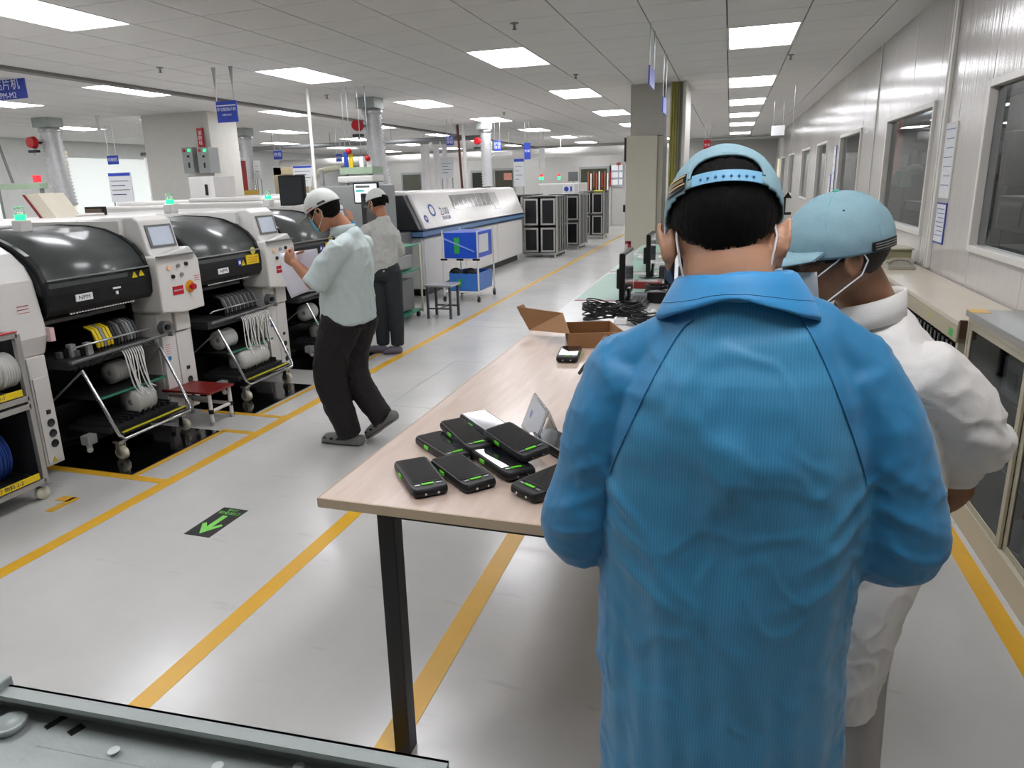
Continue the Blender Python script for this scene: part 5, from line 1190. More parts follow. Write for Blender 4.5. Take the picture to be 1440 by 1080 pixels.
# beige column and curtain
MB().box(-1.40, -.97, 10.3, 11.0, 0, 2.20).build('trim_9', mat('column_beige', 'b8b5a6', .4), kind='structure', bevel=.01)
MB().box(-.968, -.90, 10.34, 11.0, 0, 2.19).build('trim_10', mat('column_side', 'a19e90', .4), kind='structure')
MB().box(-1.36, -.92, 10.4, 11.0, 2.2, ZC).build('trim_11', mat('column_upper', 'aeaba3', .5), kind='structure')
t = thing('door_handle_strip', 'black upright strip with a black latch on the left side of the beige column', 'sign', (-1.42, 10.4, 1)); MB().box(-1.425, -1.402, 10.3, 10.4, 1.86, 2.18).build('strip', black, t); MB().box(-1.43, -1.402, 10.3, 10.36, 1.17, 1.27).build('latch', black, t)
t = thing('strip_curtain', 'olive and grey strip curtain hanging from the ceiling right of the beige column', 'curtain', (-.72, 10.6, .3))
for i in range(5):
    x = -.82+i*.035; MB().prism([(x, 10.35), (x+.02, 10.32), (x+.036, 10.36), (x+.02, 10.37)], 'z', .3, ZC-.02).build('strip', curtain if i < 3 else mat('grey_curtain', '8e8c82', .6), t)
MB().box(-.655, -.615, 10.33, 11.6, .0, ZC-.01).build('edge_post', mat('pale_post', 'c8c6bf', .4), t)

# bench along the right wall
t = thing('wall_bench', 'long cream bench against the right wall', 'bench', (1.25, 6.5, 0))
MB().box(1.07, 1.405, 3.80, 9.5, .895, .92).build('bench_top', mat('cream_worktop', 'c3b9a8', .3), t, bevel=.003)
MB().box(1.07, 1.085, 3.80, 9.5, .815, .893).build('front_rail', mat('cream_rail', 'a39a80', .4), t, bevel=.003)
for y in (3.83, 5.6, 7.5, 9.4):
    for x in (1.09, 1.36): MB().box(x, x+.035, y, y+.035, 0, .893).build('leg', beige, t)
MB().box(1.09, 1.40, 3.83, 9.45, .50, .52).build('shelf', dark, t); MB().box(1.36, 1.37, 3.83, 9.45, .52, .89).build('back_panel', blackmat, t)
MB().box(1.0695, 1.0705, 3.86, 3.93, .83, .868).build('green_sticker', mat('green_label', '2fa34a', .5), t)
for k, y in enumerate((4.3, 4.95)): MB().box(1.0695, 1.0705, y, y+.04, .84, .865).build('faded_sticker', mat('faded_sticker', 'b5ad5a', .5), t)
proto = None
for q in range(26):
    y = 3.95+q*.075
    lb = 'dark component magazine standing on the shelf under the right wall bench'
    if proto is None:
        proto = thing('magazine', lb, 'magazine', (1.2, y, .52), 'dark magazines under the right wall bench'); b_ = MB().box(1.10, 1.34, y, y+.045, .52, .78).build('case', black, proto); MB().box(1.095, 1.10, y+.005, y+.012, .53, .77).build('edge_strip', steel, b_)
    else: dup(proto, (1.2, y, .52))
t = thing('telephone', 'beige desk telephone on the right wall bench', 'telephone', (1.22, 6.1, .92))
p = at(1265, 368, 6.0)
MB().prism([(5.80, .92), (5.80, .945), (6.0, .975), (6.02, .92)], 'x', 1.14, 1.32).build('base', mat('phone_beige', '9b978a', .4), t, bevel=.004)
MB().tube([(1.15, 5.86, .965), (1.17, 5.87, .985), (1.23, 5.88, .99), (1.29, 5.87, .985), (1.31, 5.86, .965)], [.018, .015, .012, .015, .018], n=10).build('handset', mat('phone_beige', '9b978a', .4), t)
t = thing('bench_box', 'olive-beige open box behind the telephone', 'box', (1.25, 6.2, .92)); MB().box(1.10, 1.36, 6.15, 6.4, .92, 1.04).build('body', mat('olive_beige', '8f8a6c', .5), t, bevel=.004); MB().box(1.09, 1.37, 6.13, 6.42, 1.035, 1.045).build('lid', beige, t)

# glass-door cabinet at the right edge
t = thing('glass_door_cabinet', 'beige steel cabinet with sliding glass doors at the right edge', 'cabinet', (1.25, 2.4, 0))
cx0, cx1, cy0, cy1, ch = 1.10, 1.405, .9, 3.76, .985
MB().box(cx0-.015, cx1, cy0, cy1, ch-.03, ch).build('top', mat('grey_worktop', '8d8d88', .3), t, bevel=.003)
MB().box(cx0, cx1, cy1-.02, cy1-.002, .02, ch-.03).box(cx0, cx1, cy0, cy0+.02, .02, ch-.03).box(cx1-.015, cx1, cy0+.02, cy1-.02, .02, ch-.03).box(cx0, cx1, cy0+.02, cy1-.02, .0, .11).build('carcass', beige, t)
MB().box(cx0-.003, cx0+.02, cy0+.02, cy1-.02, .11, .135).box(cx0-.003, cx0+.02, cy0+.02, cy1-.02, ch-.055, ch-.03).build('door_rail', beige, t)
for z in (.40, .68): MB().box(cx0+.04, cx1-.015, cy0+.02, cy1-.02, z, z+.012).build('shelf', grey, t)
nd = 4; wd = (cy1-cy0-.04)/nd
for i in range(nd):
    a = cy0+.02+i*wd; b_ = a+wd; xo = cx0+(.002 if i % 2 else .016); z0, z1 = .137, ch-.057; fw_ = .035
    d = MB().box(xo, xo+.012, a, a+fw_, z0, z1).box(xo, xo+.012, b_-fw_, b_, z0, z1).box(xo, xo+.012, a+fw_, b_-fw_, z0, z0+.03).box(xo, xo+.012, a+fw_, b_-fw_, z1-.03, z1).build('sliding_door', mat('beige_door_frame', 'a8a18c', .4), t, bevel=.002)
    MB().box(xo+.004, xo+.008, a+fw_, b_-fw_, z0+.03, z1-.03).build('glass_pane', glass, d)
MB().box(cx0-.0155, cx0+.06, cy1-.09, cy1, ch, ch+.0012).build('yellow_tape', tapem, t)
MB().box(cx0-.03, cx0-.001, cy1+.003, cy1+.02, .84, .93).build('brown_bracket', mat('dark_brown', '4a3326', .5), t)
def bottle(x, y, z, r, h, m, capm, lb):
    t = thing('bottle', lb, 'bottle', (x, y, z))
    MB().lathe([(0, z), (r, z), (r, z+h*.68), (r*.45, z+h*.84), (r*.42, z+h*.86), (0, z+h*.86)], (x, y, 0), 18).build('body', m, t)
    MB().lathe([(0, z+h*.85), (r*.5, z+h*.85), (r*.5, z+h), (0, z+h)], (x, y, 0), 14).build('cap', capm, t)
redo = mat('orange_red_plastic', 'd4563c', .4)
bottle(1.19, 3.12, .412, .05, .20, mat('clear_bottle', 'c7cfd1', .2, alpha=.8), redo, 'clear bottle with an orange-red cap on the middle shelf of the glass cabinet')
bottle(1.21, 2.98, .412, .045, .17, redo, paper, 'orange-red bottle beside the clear bottle in the glass cabinet')
bottle(1.2, 2.92, .11, .06, .2, mat('pale_yellow_liquid', 'd6cf8a', .3), paper, 'pale yellow bottle on the bottom of the glass cabinet'); bottle(1.22, 3.1, .11, .05, .16, paper, redo, 'white bottle with a red cap at the bottom left of the glass cabinet')
for n, (y, z, h) in enumerate(((2.9, .692, .13), (3.3, .692, .16), (2.3, .692, .18), (3.35, .412, .12), (2.9, .412, .15))):
    t = thing('stored_box', ['dark', 'grey', 'brown', 'small grey', 'black'][n]+' box on a shelf in the glass cabinet', 'box', (1.25, y, z)); MB().box(1.15, 1.36, y-.1, y+.1, z, z+h).build('body', [dark, grey, mat('dull_brown', '6b5a48', .6), midgrey, black][n], t, bevel=.004); MB().box(1.145, 1.15, y-.05, y+.05, z+.03, z+h-.04).build('label', paper2, t)

# notices on the right wall
def wallnote(y0, y1, z0, z1, lb, frame, ht=True):
    t = thing('wall_notice', lb, 'notice', (XR, y0, z0))
    MB().box(XR-.008, XR-.001, y0, y1, z0, z1).build('frame', frame, t); MB().box(XR-.0095, XR-.008, y0+.012, y1-.012, z0+.012, z1-.012).build('sheet', paper2, t)
    w = y1-y0
    for i in range(7):
        z = z1-.04-(z1-z0-.07)*i/7; MB().box(XR-.0105, XR-.0095, y0+.03, y1-.03-.02*(i % 3), z-.006, z).build('text_line', mat('blue_grey_ink', '6b74a0', .6), t)
wallnote(5.58, 5.84, 1.43, 1.93, 'tall white notice on the right wall beside the metal joint strip', framem)
wallnote(5.60, 5.84, 1.12, 1.40, 'blue-framed notice below the tall white one on the right wall', mat('blue_frame', '3b4694', .5))
wallnote(11.35, 11.6, 1.15, 2.0, 'stack of blue-framed notices on the right wall left of the third window', mat('blue_frame', '3b4694', .5))
wallnote(11.75, 11.95, 1.2, 1.6, 'small blue-framed notice on the right wall farther than the tall stack', mat('blue_frame', '3b4694', .5))

# far right end of the hall
small_sign(990, 197, 999, 211, 19.0, '安全', 'red hanging sign above the cap of the man in blue', m=redp)
small_sign(1085, 177, 1103, 190, 14.0, None, 'white hanging card between the two caps', m=paper)
t = MB().box(-1.3, 1.0, 24.2, 24.4, 0, 2.2).build('trim_12', mat('partition_white', 'c2c0bc', .5), kind='structure')
A = at(1095, 214, 23.9); 
t = thing('window_15', '', 'w', (A.x, 24.15, 1.6)); del t['label']; del t['category']; t['kind'] = 'structure'
MB().box(A.x-.05, A.x+.4, 24.1, 24.19, 1.5, 2.15).build('window_frame', grey, t); MB().box(A.x, A.x+.35, 24.05, 24.1, 1.55, 2.1).build('window_pane', blind, t)
t = thing('black_stand', 'black and white hanging frame between the two caps', 'stand', (.9, 11.5, 1.0))
A = at(1102, 270, 11.5); B = at(1112, 302, 11.5)
MB().prism([(A.x, B.z), (B.x, B.z), (B.x, B.z+.04), (A.x+.04, B.z+.04), (A.x+.04, A.z-.09), (B.x, A.z-.09), ((A.x+B.x)/2, A.z), (A.x, A.z-.09)], 'y', 11.5, 11.52).build('frame', black, t)
MB().cyl(((A.x+B.x)/2, 11.51, A.z), ((A.x+B.x)/2, 11.51, ZC-.01), .005, n=6).build('hanger', steel, t)
A = at(882, 275, 20)
# sheet metal chassis in the foreground
t = thing('sheet_metal_chassis', 'galvanised sheet metal chassis corner in the lower left foreground', 'chassis', (-.75, .4, .86))
a = Vector((-1.28, .612, 0)); b = Vector((-.305, .682, 0)); dx = (b-a).normalized(); dy = Vector((-dx.y, dx.x, 0))
Rz = Matrix((dx, dy, Vector((0, 0, 1)))).transposed(); Lc = (b-a).length
def cb(x0, x1, y0, y1, z0, z1): 
    c = a+dx*((x0+x1)/2)+dy*((y0+y1)/2)+Vector((0, 0, (z0+z1)/2)); return c, (x1-x0, y1-y0, z1-z0)
MB().obox(*cb(0, Lc-.03, -.46, -.003, .862, .866), Rz).build('base_plate', galv, t, bevel=.001)
m = MB().obox(*cb(0, Lc, -.004, 0, .862, .905), Rz); m.obox(*cb(0, Lc, -.022, 0, .903, .905), Rz); m.obox(*cb(0, Lc, -.024, -.022, .897, .905), Rz); m.build('side_flange', galv, t)
MB().obox(*cb(.385, Lc-.06, -.40, -.062, .866, .872), Rz).build('raised_panel', galv, t, bevel=.006)
MB().obox(*cb(Lc-.01, Lc+.03, -.05, -.01, .862, .888), Rz).build('end_bracket', galv, t, bevel=.002)
for (p_, w, h) in ((z_at(84, 1012, .867), .010, .040), (z_at(107, 1026, .867), .013, .020)): MB().obox(p_, (w, h, .0016), Rz @ rot('Z', -.35)).build('slot', black, t)
for c in (z_at(160, 1055, .872), z_at(306, 1077, .872), z_at(420, 1078, .872)):
    MB().lathe([(0, .8725), (.006, .8725), (.008, .8722)], (c.x, c.y, 0), 14).build('hole', mat('bright_hole', 'd0d4d4', .4), t)
c = z_at(14, 1022, .87); MB().lathe([(.018, .866), (.022, .872), (.024, .878), (.020, .88), (.014, .874), (0, .874)], (c.x, c.y, 0), 20).build('hinge_boss', galv, t)
MB().obox(*cb(.245, .28, -.024, .006, .885, .918), Rz).build('corner_clip', galv, t, bevel=.003); MB().obox(*cb(.25, .30, -.055, -.035, .866, .876), Rz).build('rib', galv, t, bevel=.002)
t = thing('steel_cart', 'steel cart carrying the sheet metal chassis, mostly outside the frame', 'cart', (-.8, .35, 0))
MB().obox(*cb(.05, Lc-.1, -.44, -.08, .83, .861), Rz).build('deck', grey, t)
for x in (.08, Lc-.15):
    for y in (-.42, -.12): MB().obox(*cb(x, x+.03, y, y+.03, 0, .83), Rz).build('leg', grey, t)
# ---------------------------------------------------------------- people
def M4(loc, yaw=0, pitch=0, roll=0):
    """head frame: +Y is the face, +Z the crown; pitch > 0 bows the head"""
    return Matrix.Translation(Vector(loc)) @ Matrix.Rotation(yaw, 4, 'Z') @ Matrix.Rotation(-pitch, 4, 'X') @ Matrix.Rotation(roll, 4, 'Y')
def head_into(mb, M, s=1.0, eo=0, es=1.0):
    h = MB()
    h.ball((0, -.012, .028), (.074, .093, .084), nu=28, nv=18)
    h.ball((0, .030, -.045), (.056, .058, .062)); h.ball((0, .058, -.088), (.026, .022, .020)); h.ball((0, .0, -.02), (.070, .078, .07))
    h.ball((0, .074, .018), (.045, .018, .03)); h.ball((0, .092, -.022), (.011, .018, .014)); h.limb([(0, .084, .01), (0, .097, -.018)], [.008, .012], n=10)
    h.ball((0, .083, -.054), (.022, .01, .009)); h.ball((0, .081, -.064), (.02, .01, .008))
    for s_ in (-1, 1):
        h.ball((s_*.034, .066, -.018), (.02, .018, .02)); h.ball((s_*.030, .079, .012), (.017, .008, .006))
        # ear: rim, lobe, concha floor
        pts = []
        for i in range(12):
            a = math.radians(-60+i*27); pts.append((s_*(.074+eo+.012*(.5+.5*math.sin(a*.9))+eo*.8*(.5-.5*math.cos(a))*-1+eo*.8), -.012-.017*es*math.cos(a)*1.0+.004-eo, -.008+.029*es*math.sin(a)-eo*2.6))
        h.tube(pts, .0052, n=8); h.ball((s_*(.075+eo), -.006-eo, -.036-eo*3.0), (.006, .009, .012*es)); h.ball((s_*(.073+eo*.8), -.010-eo, -.010-eo*2.6), (.006+eo*.5, .016*es, .026*es))
    h.v = [tuple(M @ (Vector(v)*s)) for v in h.v]
    mb.add(h.v, h.f, 0, True)
def face_bits(p, M, s=1.0):
    off = WL[p]
    for s_ in (-1, 1):
        e = MB().ball((s_*.030, .080, -.001), (.012, .009, .008), nu=14, nv=8); e.v = [tuple(M@(Vector(v)*s)) for v in e.v]; eo = e.build('eye', mat('eye_white', 'e3dfd8', .3), p)
        e = MB().ball((s_*.030, .0875, -.002), (.005, .003, .005), nu=10, nv=6); e.v = [tuple(M@(Vector(v)*s)) for v in e.v]; e.build('iris', mat('dark_iris', '1a120c', .2), eo)
        e = MB().tube([(s_*.018, .090, .018), (s_*.03, .091, .022), (s_*.045, .083, .017)], .003, n=6); e.v = [tuple(M@(Vector(v)*s)) for v in e.v]; e.build('eyebrow', hairm, p)
def shell(p, M, name, mt, r, c, rule, s=1.0, nu=72, nv=48, thick=.003, disp=None, mats=None):
    """part of an ellipsoid kept where rule(local point) holds, given thickness"""
    v = []; keep = {}; fs = []
    for j in range(nv+1):
        t = PI*j/nv
        for i in range(nu):
            u = 2*PI*i/nu; q = Vector((c[0]+r[0]*math.sin(t)*math.cos(u), c[1]+r[1]*math.sin(t)*math.sin(u), c[2]+r[2]*math.cos(t)))
            if disp: q += (q-Vector(c)).normalized()*disp(q)
            v.append(q)
    for j in range(nv):
        for i in range(nu):
            f = (j*nu+i, (j+1)*nu+i, (j+1)*nu+(i+1) % nu, j*nu+(i+1) % nu)
            m = (v[f[0]]+v[f[1]]+v[f[2]]+v[f[3]])/4
            if rule(m): fs.append(f)
    used = sorted(set(k for f in fs for k in f)); mp = {k: i for i, k in enumerate(used)}
    b = MB().add([M@(v[k]*s) for k in used], [tuple(mp[k] for k in f) for f in fs], 0, True)
    o = b.build(name, mt, p); so = o.modifiers.new('thick', 'SOLIDIFY'); so.thickness = thick; so.offset = 1
    return o
def lt(M, pts, s=1.0): return [M@(Vector(q)*s) for q in pts]

def hand(mb, wrist, d, palm_n, thumb_side, size=1.0, curl=.5, spread=.012):
    """hand from wrist along d; palm_n points out of the palm; thumb leaves on thumb_side"""
    d = Vector(d).normalized(); n = Vector(palm_n); n = (n-d*n.dot(d)).normalized(); sd = d.cross(n).normalized()*thumb_side; w = Vector(wrist)
    mb.limb([w-d*.01, w+d*.035*size, w+d*.085*size], [(.026*size, .018*size), (.038*size, .015*size), (.040*size, .012*size)], side=sd, n=14, sub=3)
    L = [.066, .075, .070, .054]
    for k in range(4):
        o = (1.5-k)*.021*size; b = w+d*.078*size+sd*o; l = L[k]*size; dr = (d+sd*(1.5-k)*spread*4).normalized()
        p = [b-dr*.015]; a = 0; q = b.copy(); p.append(q.copy())
        for seg in (.42, .33, .25):
            a += curl*.9; dd_ = (dr*math.cos(a)+n*math.sin(a)).normalized(); q = q+dd_*l*seg; p.append(q.copy())
        mb.limb(p, [.0085*size, .0088*size, .0082*size, .0076*size, .0066*size], n=10, sub=3)
    tb = w+d*.022*size+sd*.024*size; t1 = tb+(d*.6+sd*.75+n*.25).normalized()*.036*size; t2 = t1+(d*.85+sd*.25+n*.45).normalized()*.028*size; t3 = t2+(d*.8-sd*.05+n*.5).normalized()*.022*size
    mb.limb([tb-sd*.012, tb, t1, t2, t3], [.012*size, .013*size, .011*size, .0095*size, .008*size], n=10, sub=3)

def fold(freqs, amp):
    def f(co, n):
        s = 0
        for (sx, sy, sz, a, off) in freqs: s += a*(noise.noise(Vector((co.x*sx+off, co.y*sy, co.z*sz)))) 
        return amp*s
    return f

# ============ man in blue jacket, back to the camera
pb = thing('person', 'man in a blue jacket and sky-blue backward-strapped cap with his back to the camera', 'person', (.03, 1.25, 0))
HM = M4((-.008, 1.255, 1.537), yaw=.05, pitch=.40, roll=-.03)
HS = 1.03
bm = MB(); head_into(bm, HM, HS, .009, 1.18)
bm.limb([(.022, 1.19, 1.36), (.014, 1.195, 1.42), (.002, 1.215, 1.475), (-.005, 1.25, 1.53)], [(.070, .052), (.068, .055), (.070, .066), (.062, .064)], n=22)
bm.limb([(.03, 1.23, .80), (.03, 1.22, 1.0), (.03, 1.215, 1.2), (.03, 1.20, 1.36)], [(.15, .09), (.15, .09), (.15, .085), (.075, .05)], n=20)   # trunk under the jacket
for s_, sh, el, wr in ((-1, (-.145, 1.215, 1.26), (-.235, 1.235, .985), (-.085, 1.43, 1.075)), (1, (.200, 1.215, 1.27), (.285, 1.235, 1.03), (.135, 1.44, 1.09))):
    sh, el, wr = Vector(sh), Vector(el), Vector(wr)
    bm.limb([sh, sh.lerp(el, .5), el, el.lerp(wr, .5), wr], [.05, .046, .038, .036, .026], n=14)
    hand(bm, wr, Vector((-s_*.45, .75, .25)), Vector((-s_*.6, -.1, .5)), -1 if s_ < 0 else 1, .95, .45)
for s_ in (-1, 1):
    bm.limb([(.03+s_*.09, 1.24, .88), (.03+s_*.10, 1.25, .5), (.03+s_*.10, 1.24, .09)], [.085, .058, .042], n=16)
    bm.limb([(.03+s_*.10, 1.20, .04), (.03+s_*.11, 1.30, .035), (.03+s_*.12, 1.40, .03)], [(.035, .03), (.04, .028), (.035, .02)], n=12)
body = vox('body', bm, .0048, [skin], pb, smooth=5)
face_bits(pb, HM, HS)
# jacket
jm = MB()
tor = [((.034, 1.235, .36), (.232, .16)), ((.034, 1.230, .46), (.226, .158)), ((.026, 1.225, .60), (.222, .155)), ((.021, 1.222, .76), (.219, .15)), ((.026, 1.215, .92), (.222, .148)),
       ((.030, 1.208, 1.06), (.223, .145)), ((.031, 1.205, 1.18), (.220, .142)), ((.031, 1.208, 1.27), (.205, .132)), ((.028, 1.215, 1.345), (.165, .112)), ((.022, 1.215, 1.40), (.108, .090)), ((.018, 1.215, 1.44), (.075, .075))]
jm.limb([a for a, b in tor], [b for a, b in tor], n=40, sub=3, cap=.1)
jm.limb([(-.175, 1.218, 1.285), (-.09, 1.22, 1.345), (.022, 1.22, 1.39), (.13, 1.22, 1.366), (.215, 1.218, 1.305)], [.060, .056, .050, .056, .060], n=20)
for s_, P, R in ((-1, [(-.155, 1.215, 1.295), (-.192, 1.212, 1.20), (-.220, 1.212, 1.09), (-.242, 1.225, .975), (-.20, 1.30, .955), (-.125, 1.40, 1.02), (-.10, 1.425, 1.05)], [.070, .072, .070, .074, .066, .052, .045]),
                 (1, [(.205, 1.215, 1.30), (.245, 1.212, 1.225), (.278, 1.212, 1.12), (.293, 1.225, 1.015), (.25, 1.30, .995), (.17, 1.40, 1.05), (.145, 1.425, 1.07)], [.070, .073, .072, .076, .067, .052, .045])):
    jm.limb(P, R, n=22, sub=4, cap=.4)
def jdisp(co, n):
    x, y, z = co; xc = x-.03
    back = max(0, min(1, (1.2-y)/.08))
    f = 0
    f += .016*back*noise.noise(Vector((xc*11+2, 3, z*2.0)))*max(0, min(1, (1.30-z)/.25))          # long vertical drapes
    f += .009*noise.noise(Vector((x*7, y*7, z*6+5)))
    f += .0070*crease(x*6+z*1.2, y*5, z*4.2, 3.1)+.0018*noise.noise(Vector((x*26, y*14, z*18)))+(.0035*crease(x*12, y*9, z*12, 8) if abs(xc) > .2 else 0)
    f -= .010*back*math.exp(-((xc+.0)/.10)**2)*math.exp(-((z-1.04)/.10)**2)                        # hollow of the back
    f += .007*back*math.exp(-((xc-.0)/.03)**2)*math.exp(-((z-1.17)/.06)**2)
    # oblique folds toward the armpits and elbows
    for s_ in (-1, 1):
        u = s_*xc
        for (cx_, cz_, sl, w, L_, a) in ((.19, 1.10, 1.1, .010, .07, .007), (.17, 1.03, .8, .011, .07, .006), (.15, .95, .6, .013, .08, .005), (.26, 1.06, -.5, .010, .06, .007), (.27, 1.00, -.2, .009, .06, .007), (.25, 1.13, -.7, .010, .05, .005)):
            du, dz = u-cx_, z-(cz_+(.03 if s_ > 0 else 0)); t_ = (du+sl*dz)/math.hypot(1, sl); q = (dz-sl*du)/math.hypot(1, sl)
            f += a*math.exp(-(q/w)**2)*math.exp(-(t_/L_)**2)*back
    f += .0045*back*math.sin(z*46+6*xc)*math.exp(-((abs(xc)-.265)/.06)**2)*max(0, min(1, (1.15-z)/.1))   # sleeve rucks
    f += .0025*back*math.sin(xc*120+z*9)*max(0, min(1, (.95-z)/.3))
    return f
def seamx(z):
    # distance from the spine of the raglan seam at height z
    t_ = max(0, min(1, (1.40-z)/.27)); return .072+.128*t_**.75
def jpick(co, n):
    s_ = 1 if co.x > .028 else -1; u = abs(co.x-.028); dz = .02 if s_ > 0 else 0
    if co.z-dz < 1.13: return 1 if (u > .215+ (0 if s_ > 0 else -.012)) or co.y > 1.34 else 0
    return 1 if u > seamx(co.z-dz) else 0
jack = vox('jacket', jm, .0058, [jblue, jsleeve], pb, smooth=6, disp=jdisp, pick=jpick, fac=.5)
jm2 = jack.data; bvh = BVHTree.FromPolygons([v.co.copy() for v in jm2.vertices], [tuple(p.vertices) for p in jm2.polygons])
JO = WL[jack]
def onback(x, z, y=0.9, lift=.0016):
    h = bvh.ray_cast(Vector((x, y, z))-JO, Vector((0, 1, 0)))
    return (h[0]+JO+h[1]*lift) if h[0] else None
for s_ in (-1, 1):
    dz = .02 if s_ > 0 else 0
    P = [onback(.028+s_*(seamx(1.40-i*.011)), 1.40-i*.011+dz) for i in range(26)]
    P = [p for p in P if p]
    P2 = [P[0]]
    for p in P[1:]:
        if (p-P2[-1]).length < .04: P2.append(p)
    MB().tube(P2, .0016, n=6).build('raglan_seam', jsleeve, jack)
# collar: standing band that folds over
cc = Vector((.016, 1.212, 1.418)); cv = []; cf = []; nC = 44
prof = [(.082, 1.405), (.078, 1.43), (.074, 1.458), (.074, 1.470), (.079, 1.476), (.086, 1.471), (.094, 1.458), (.102, 1.440), (.104, 1.435), (.101, 1.433), (.093, 1.446), (.086, 1.455)]
for i in range(nC):
    a = math.radians(-90-155+310*i/(nC-1)); k = 1+.10*(1-math.cos(a+PI/2))/2
    tl = .05*math.cos(a)+.0    # right side sits higher
    for j, (r, z) in enumerate(prof):
        dn = max(0, j-5)/4 if j < 10 else max(0, 11-j)/4
        z += .006*dn; zz = z+tl*r*4*.35-.012*(1-math.cos(a+PI/2))*.9-.036*abs(math.cos(a))**1.5*dn; r = r*(1+.12*abs(math.cos(a))*dn+.16*max(0, math.cos(a))*dn); zz -= .010*max(0, math.cos(a))*dn+.0025*noise.noise(Vector((a*3, j*.6, 1)))
        cv.append((cc.x+r*math.cos(a)*1.06*k, cc.y+r*math.sin(a)*1.02*k+.01, zz))
m_ = len(prof)
for i in range(nC-1):
    for j in range(m_): cf.append((i*m_+j, (i+1)*m_+j, (i+1)*m_+(j+1) % m_, i*m_+(j+1) % m_))
col = MB().add(cv, cf, 0, True).build('collar', wrinkle(jacket_mat('bright_blue_collar_fabric', '2c8cc6', '2c8cc6', False), 9, .008, .6), pb)
st = [Vector(cv[i*m_+7])*.985+Vector((cc.x, cc.y, 1.42))*.015+Vector((0, 0, .006)) for i in range(nC)]
MB().tube([Vector(cv[i*m_+7])+(Vector(cv[i*m_+6])-Vector(cv[i*m_+7]))*.25+Vector((0, -.001*math.sin(0), 0)) for i in range(nC)], .0008, n=5).build('collar_stitch', jsleeve, col)
# trousers and shoes (mostly below the frame)
tr = MB(); tr.limb([(.03, 1.235, .95), (.03, 1.24, .82)], [(.16, .11), (.165, .12)], n=20)
for s_ in (-1, 1): tr.limb([(.03+s_*.085, 1.24, .86), (.03+s_*.10, 1.25, .5), (.03+s_*.10, 1.24, .08)], [.095, .075, .06], n=18)
vox('trousers', tr, .010, [pantk], pb)
for s_ in (-1, 1):
    sh = MB().limb([(.03+s_*.10, 1.175, .045), (.03+s_*.11, 1.28, .045), (.03+s_*.125, 1.42, .034)], [(.036, .040), (.042, .045), (.04, .03)], n=16); vox('shoe', sh, .007, [shoeg], pb)
# hair
def hrule(q):
    a = math.degrees(math.atan2(q.x, -q.y))   # 0 at the nape
    low = -.056+.046*max(0, (abs(a)-14)/52)**1.4+.0025*noise.noise(Vector((a*.35, 0, 3))) if abs(a) < 110 else .2
    return q.z > low and q.z < .112 and q.y < .06
def hd(q): return .0022*noise.noise(q*160)
shell(pb, HM, 'hair', [hairm], (.079, .099, .098), (0, -.014, .022), hrule, HS, 96, 60, .004, hd)
fadem = mat('short_nape_hair', '3a2a22', .6, var=.5, vs=140, stretch=(1, 1, .2))
def frule(q):
    a = math.degrees(math.atan2(q.x, -q.y)); low = -.069+.048*max(0, (abs(a)-14)/52)**1.4+.004*noise.noise(Vector((a*.2, 0, 0)))
    return low < q.z < low+.016 and abs(a) < 100
shell(pb, HM, 'nape_fade', [fadem], (.0765, .0955, .0925), (0, -.014, .022), frule, HS, 140, 90, .0012)
# cap with arched opening at the back
def caprule(op):
    def f(q):
        a = math.degrees(math.atan2(q.x, -q.y))
        if q.z < .028-.022*min(1, max(0, (abs(a)-30)/50)): return False
        if op and abs(a) < 40:
            e = (q.z-.044)/.034
            if 0 < e and abs(a/29)**3+max(0, e)**3 < 1: return False
        return True
    return f
capo = shell(pb, HM, 'cap', [capb], (.089, .109, .104), (0, -.012, .020), caprule(True), HS, 120, 72, .0025, lambda q: .0012*noise.noise(q*40))
P = []
for i in range(15):
    a = math.radians(-33+66*i/14); P.append((.0905*math.sin(a), -.012-.1105*math.cos(a), .037))
def band(Ps, h, nm, mt, par, M=HM, s=HS, th=.002):
    v = []
    for q in Ps:
        q = Vector(q); o = Vector((q.x, q.y+.012, 0)).normalized()*th
        v += [q+Vector((0, 0, -h/2)), q+Vector((0, 0, h/2)), q+o+Vector((0, 0, h/2)), q+o+Vector((0, 0, -h/2))]
    fs = []
    for i in range(len(Ps)-1):
        for k in range(4): fs.append((i*4+k, i*4+(k+1) % 4, i*4+4+(k+1) % 4, i*4+4+k))
    fs += [(3, 2, 1, 0), (len(v)-4, len(v)-3, len(v)-2, len(v)-1)]
    return MB().add([M@(q*s) for q in v], fs).build(nm, mt, par)
strap = band(P, .017, 'snap_strap', mat('pale_blue_strap', '86bfe0', .5), capo)
for i in range(8):
    a = math.radians(-24+48*i/7); q = Vector((.0925*math.sin(a), -.012-.1130*math.cos(a), .036)); c = HM@(q*HS)
    MB().ball(c, .0022, nu=8, nv=6).build('snap_hole', mat('deep_blue_hole', '4f88b8', .5), strap)
# arch trim
P = []
for i in range(21):
    a = math.radians(180*i/20); u = math.radians(37.5*math.copysign(abs(math.cos(a))**.67, math.cos(a))); z = .044+.034*math.sin(a)**.67; k = math.sqrt(max(.05, 1-((z-.02)/.104)**2))
    P.append(((.0915*k)*math.sin(u), -.012-(.1115*k)*math.cos(u), z))
MB().tube(lt(HM, P, HS), .0022, n=6).build('opening_trim', capb, capo)
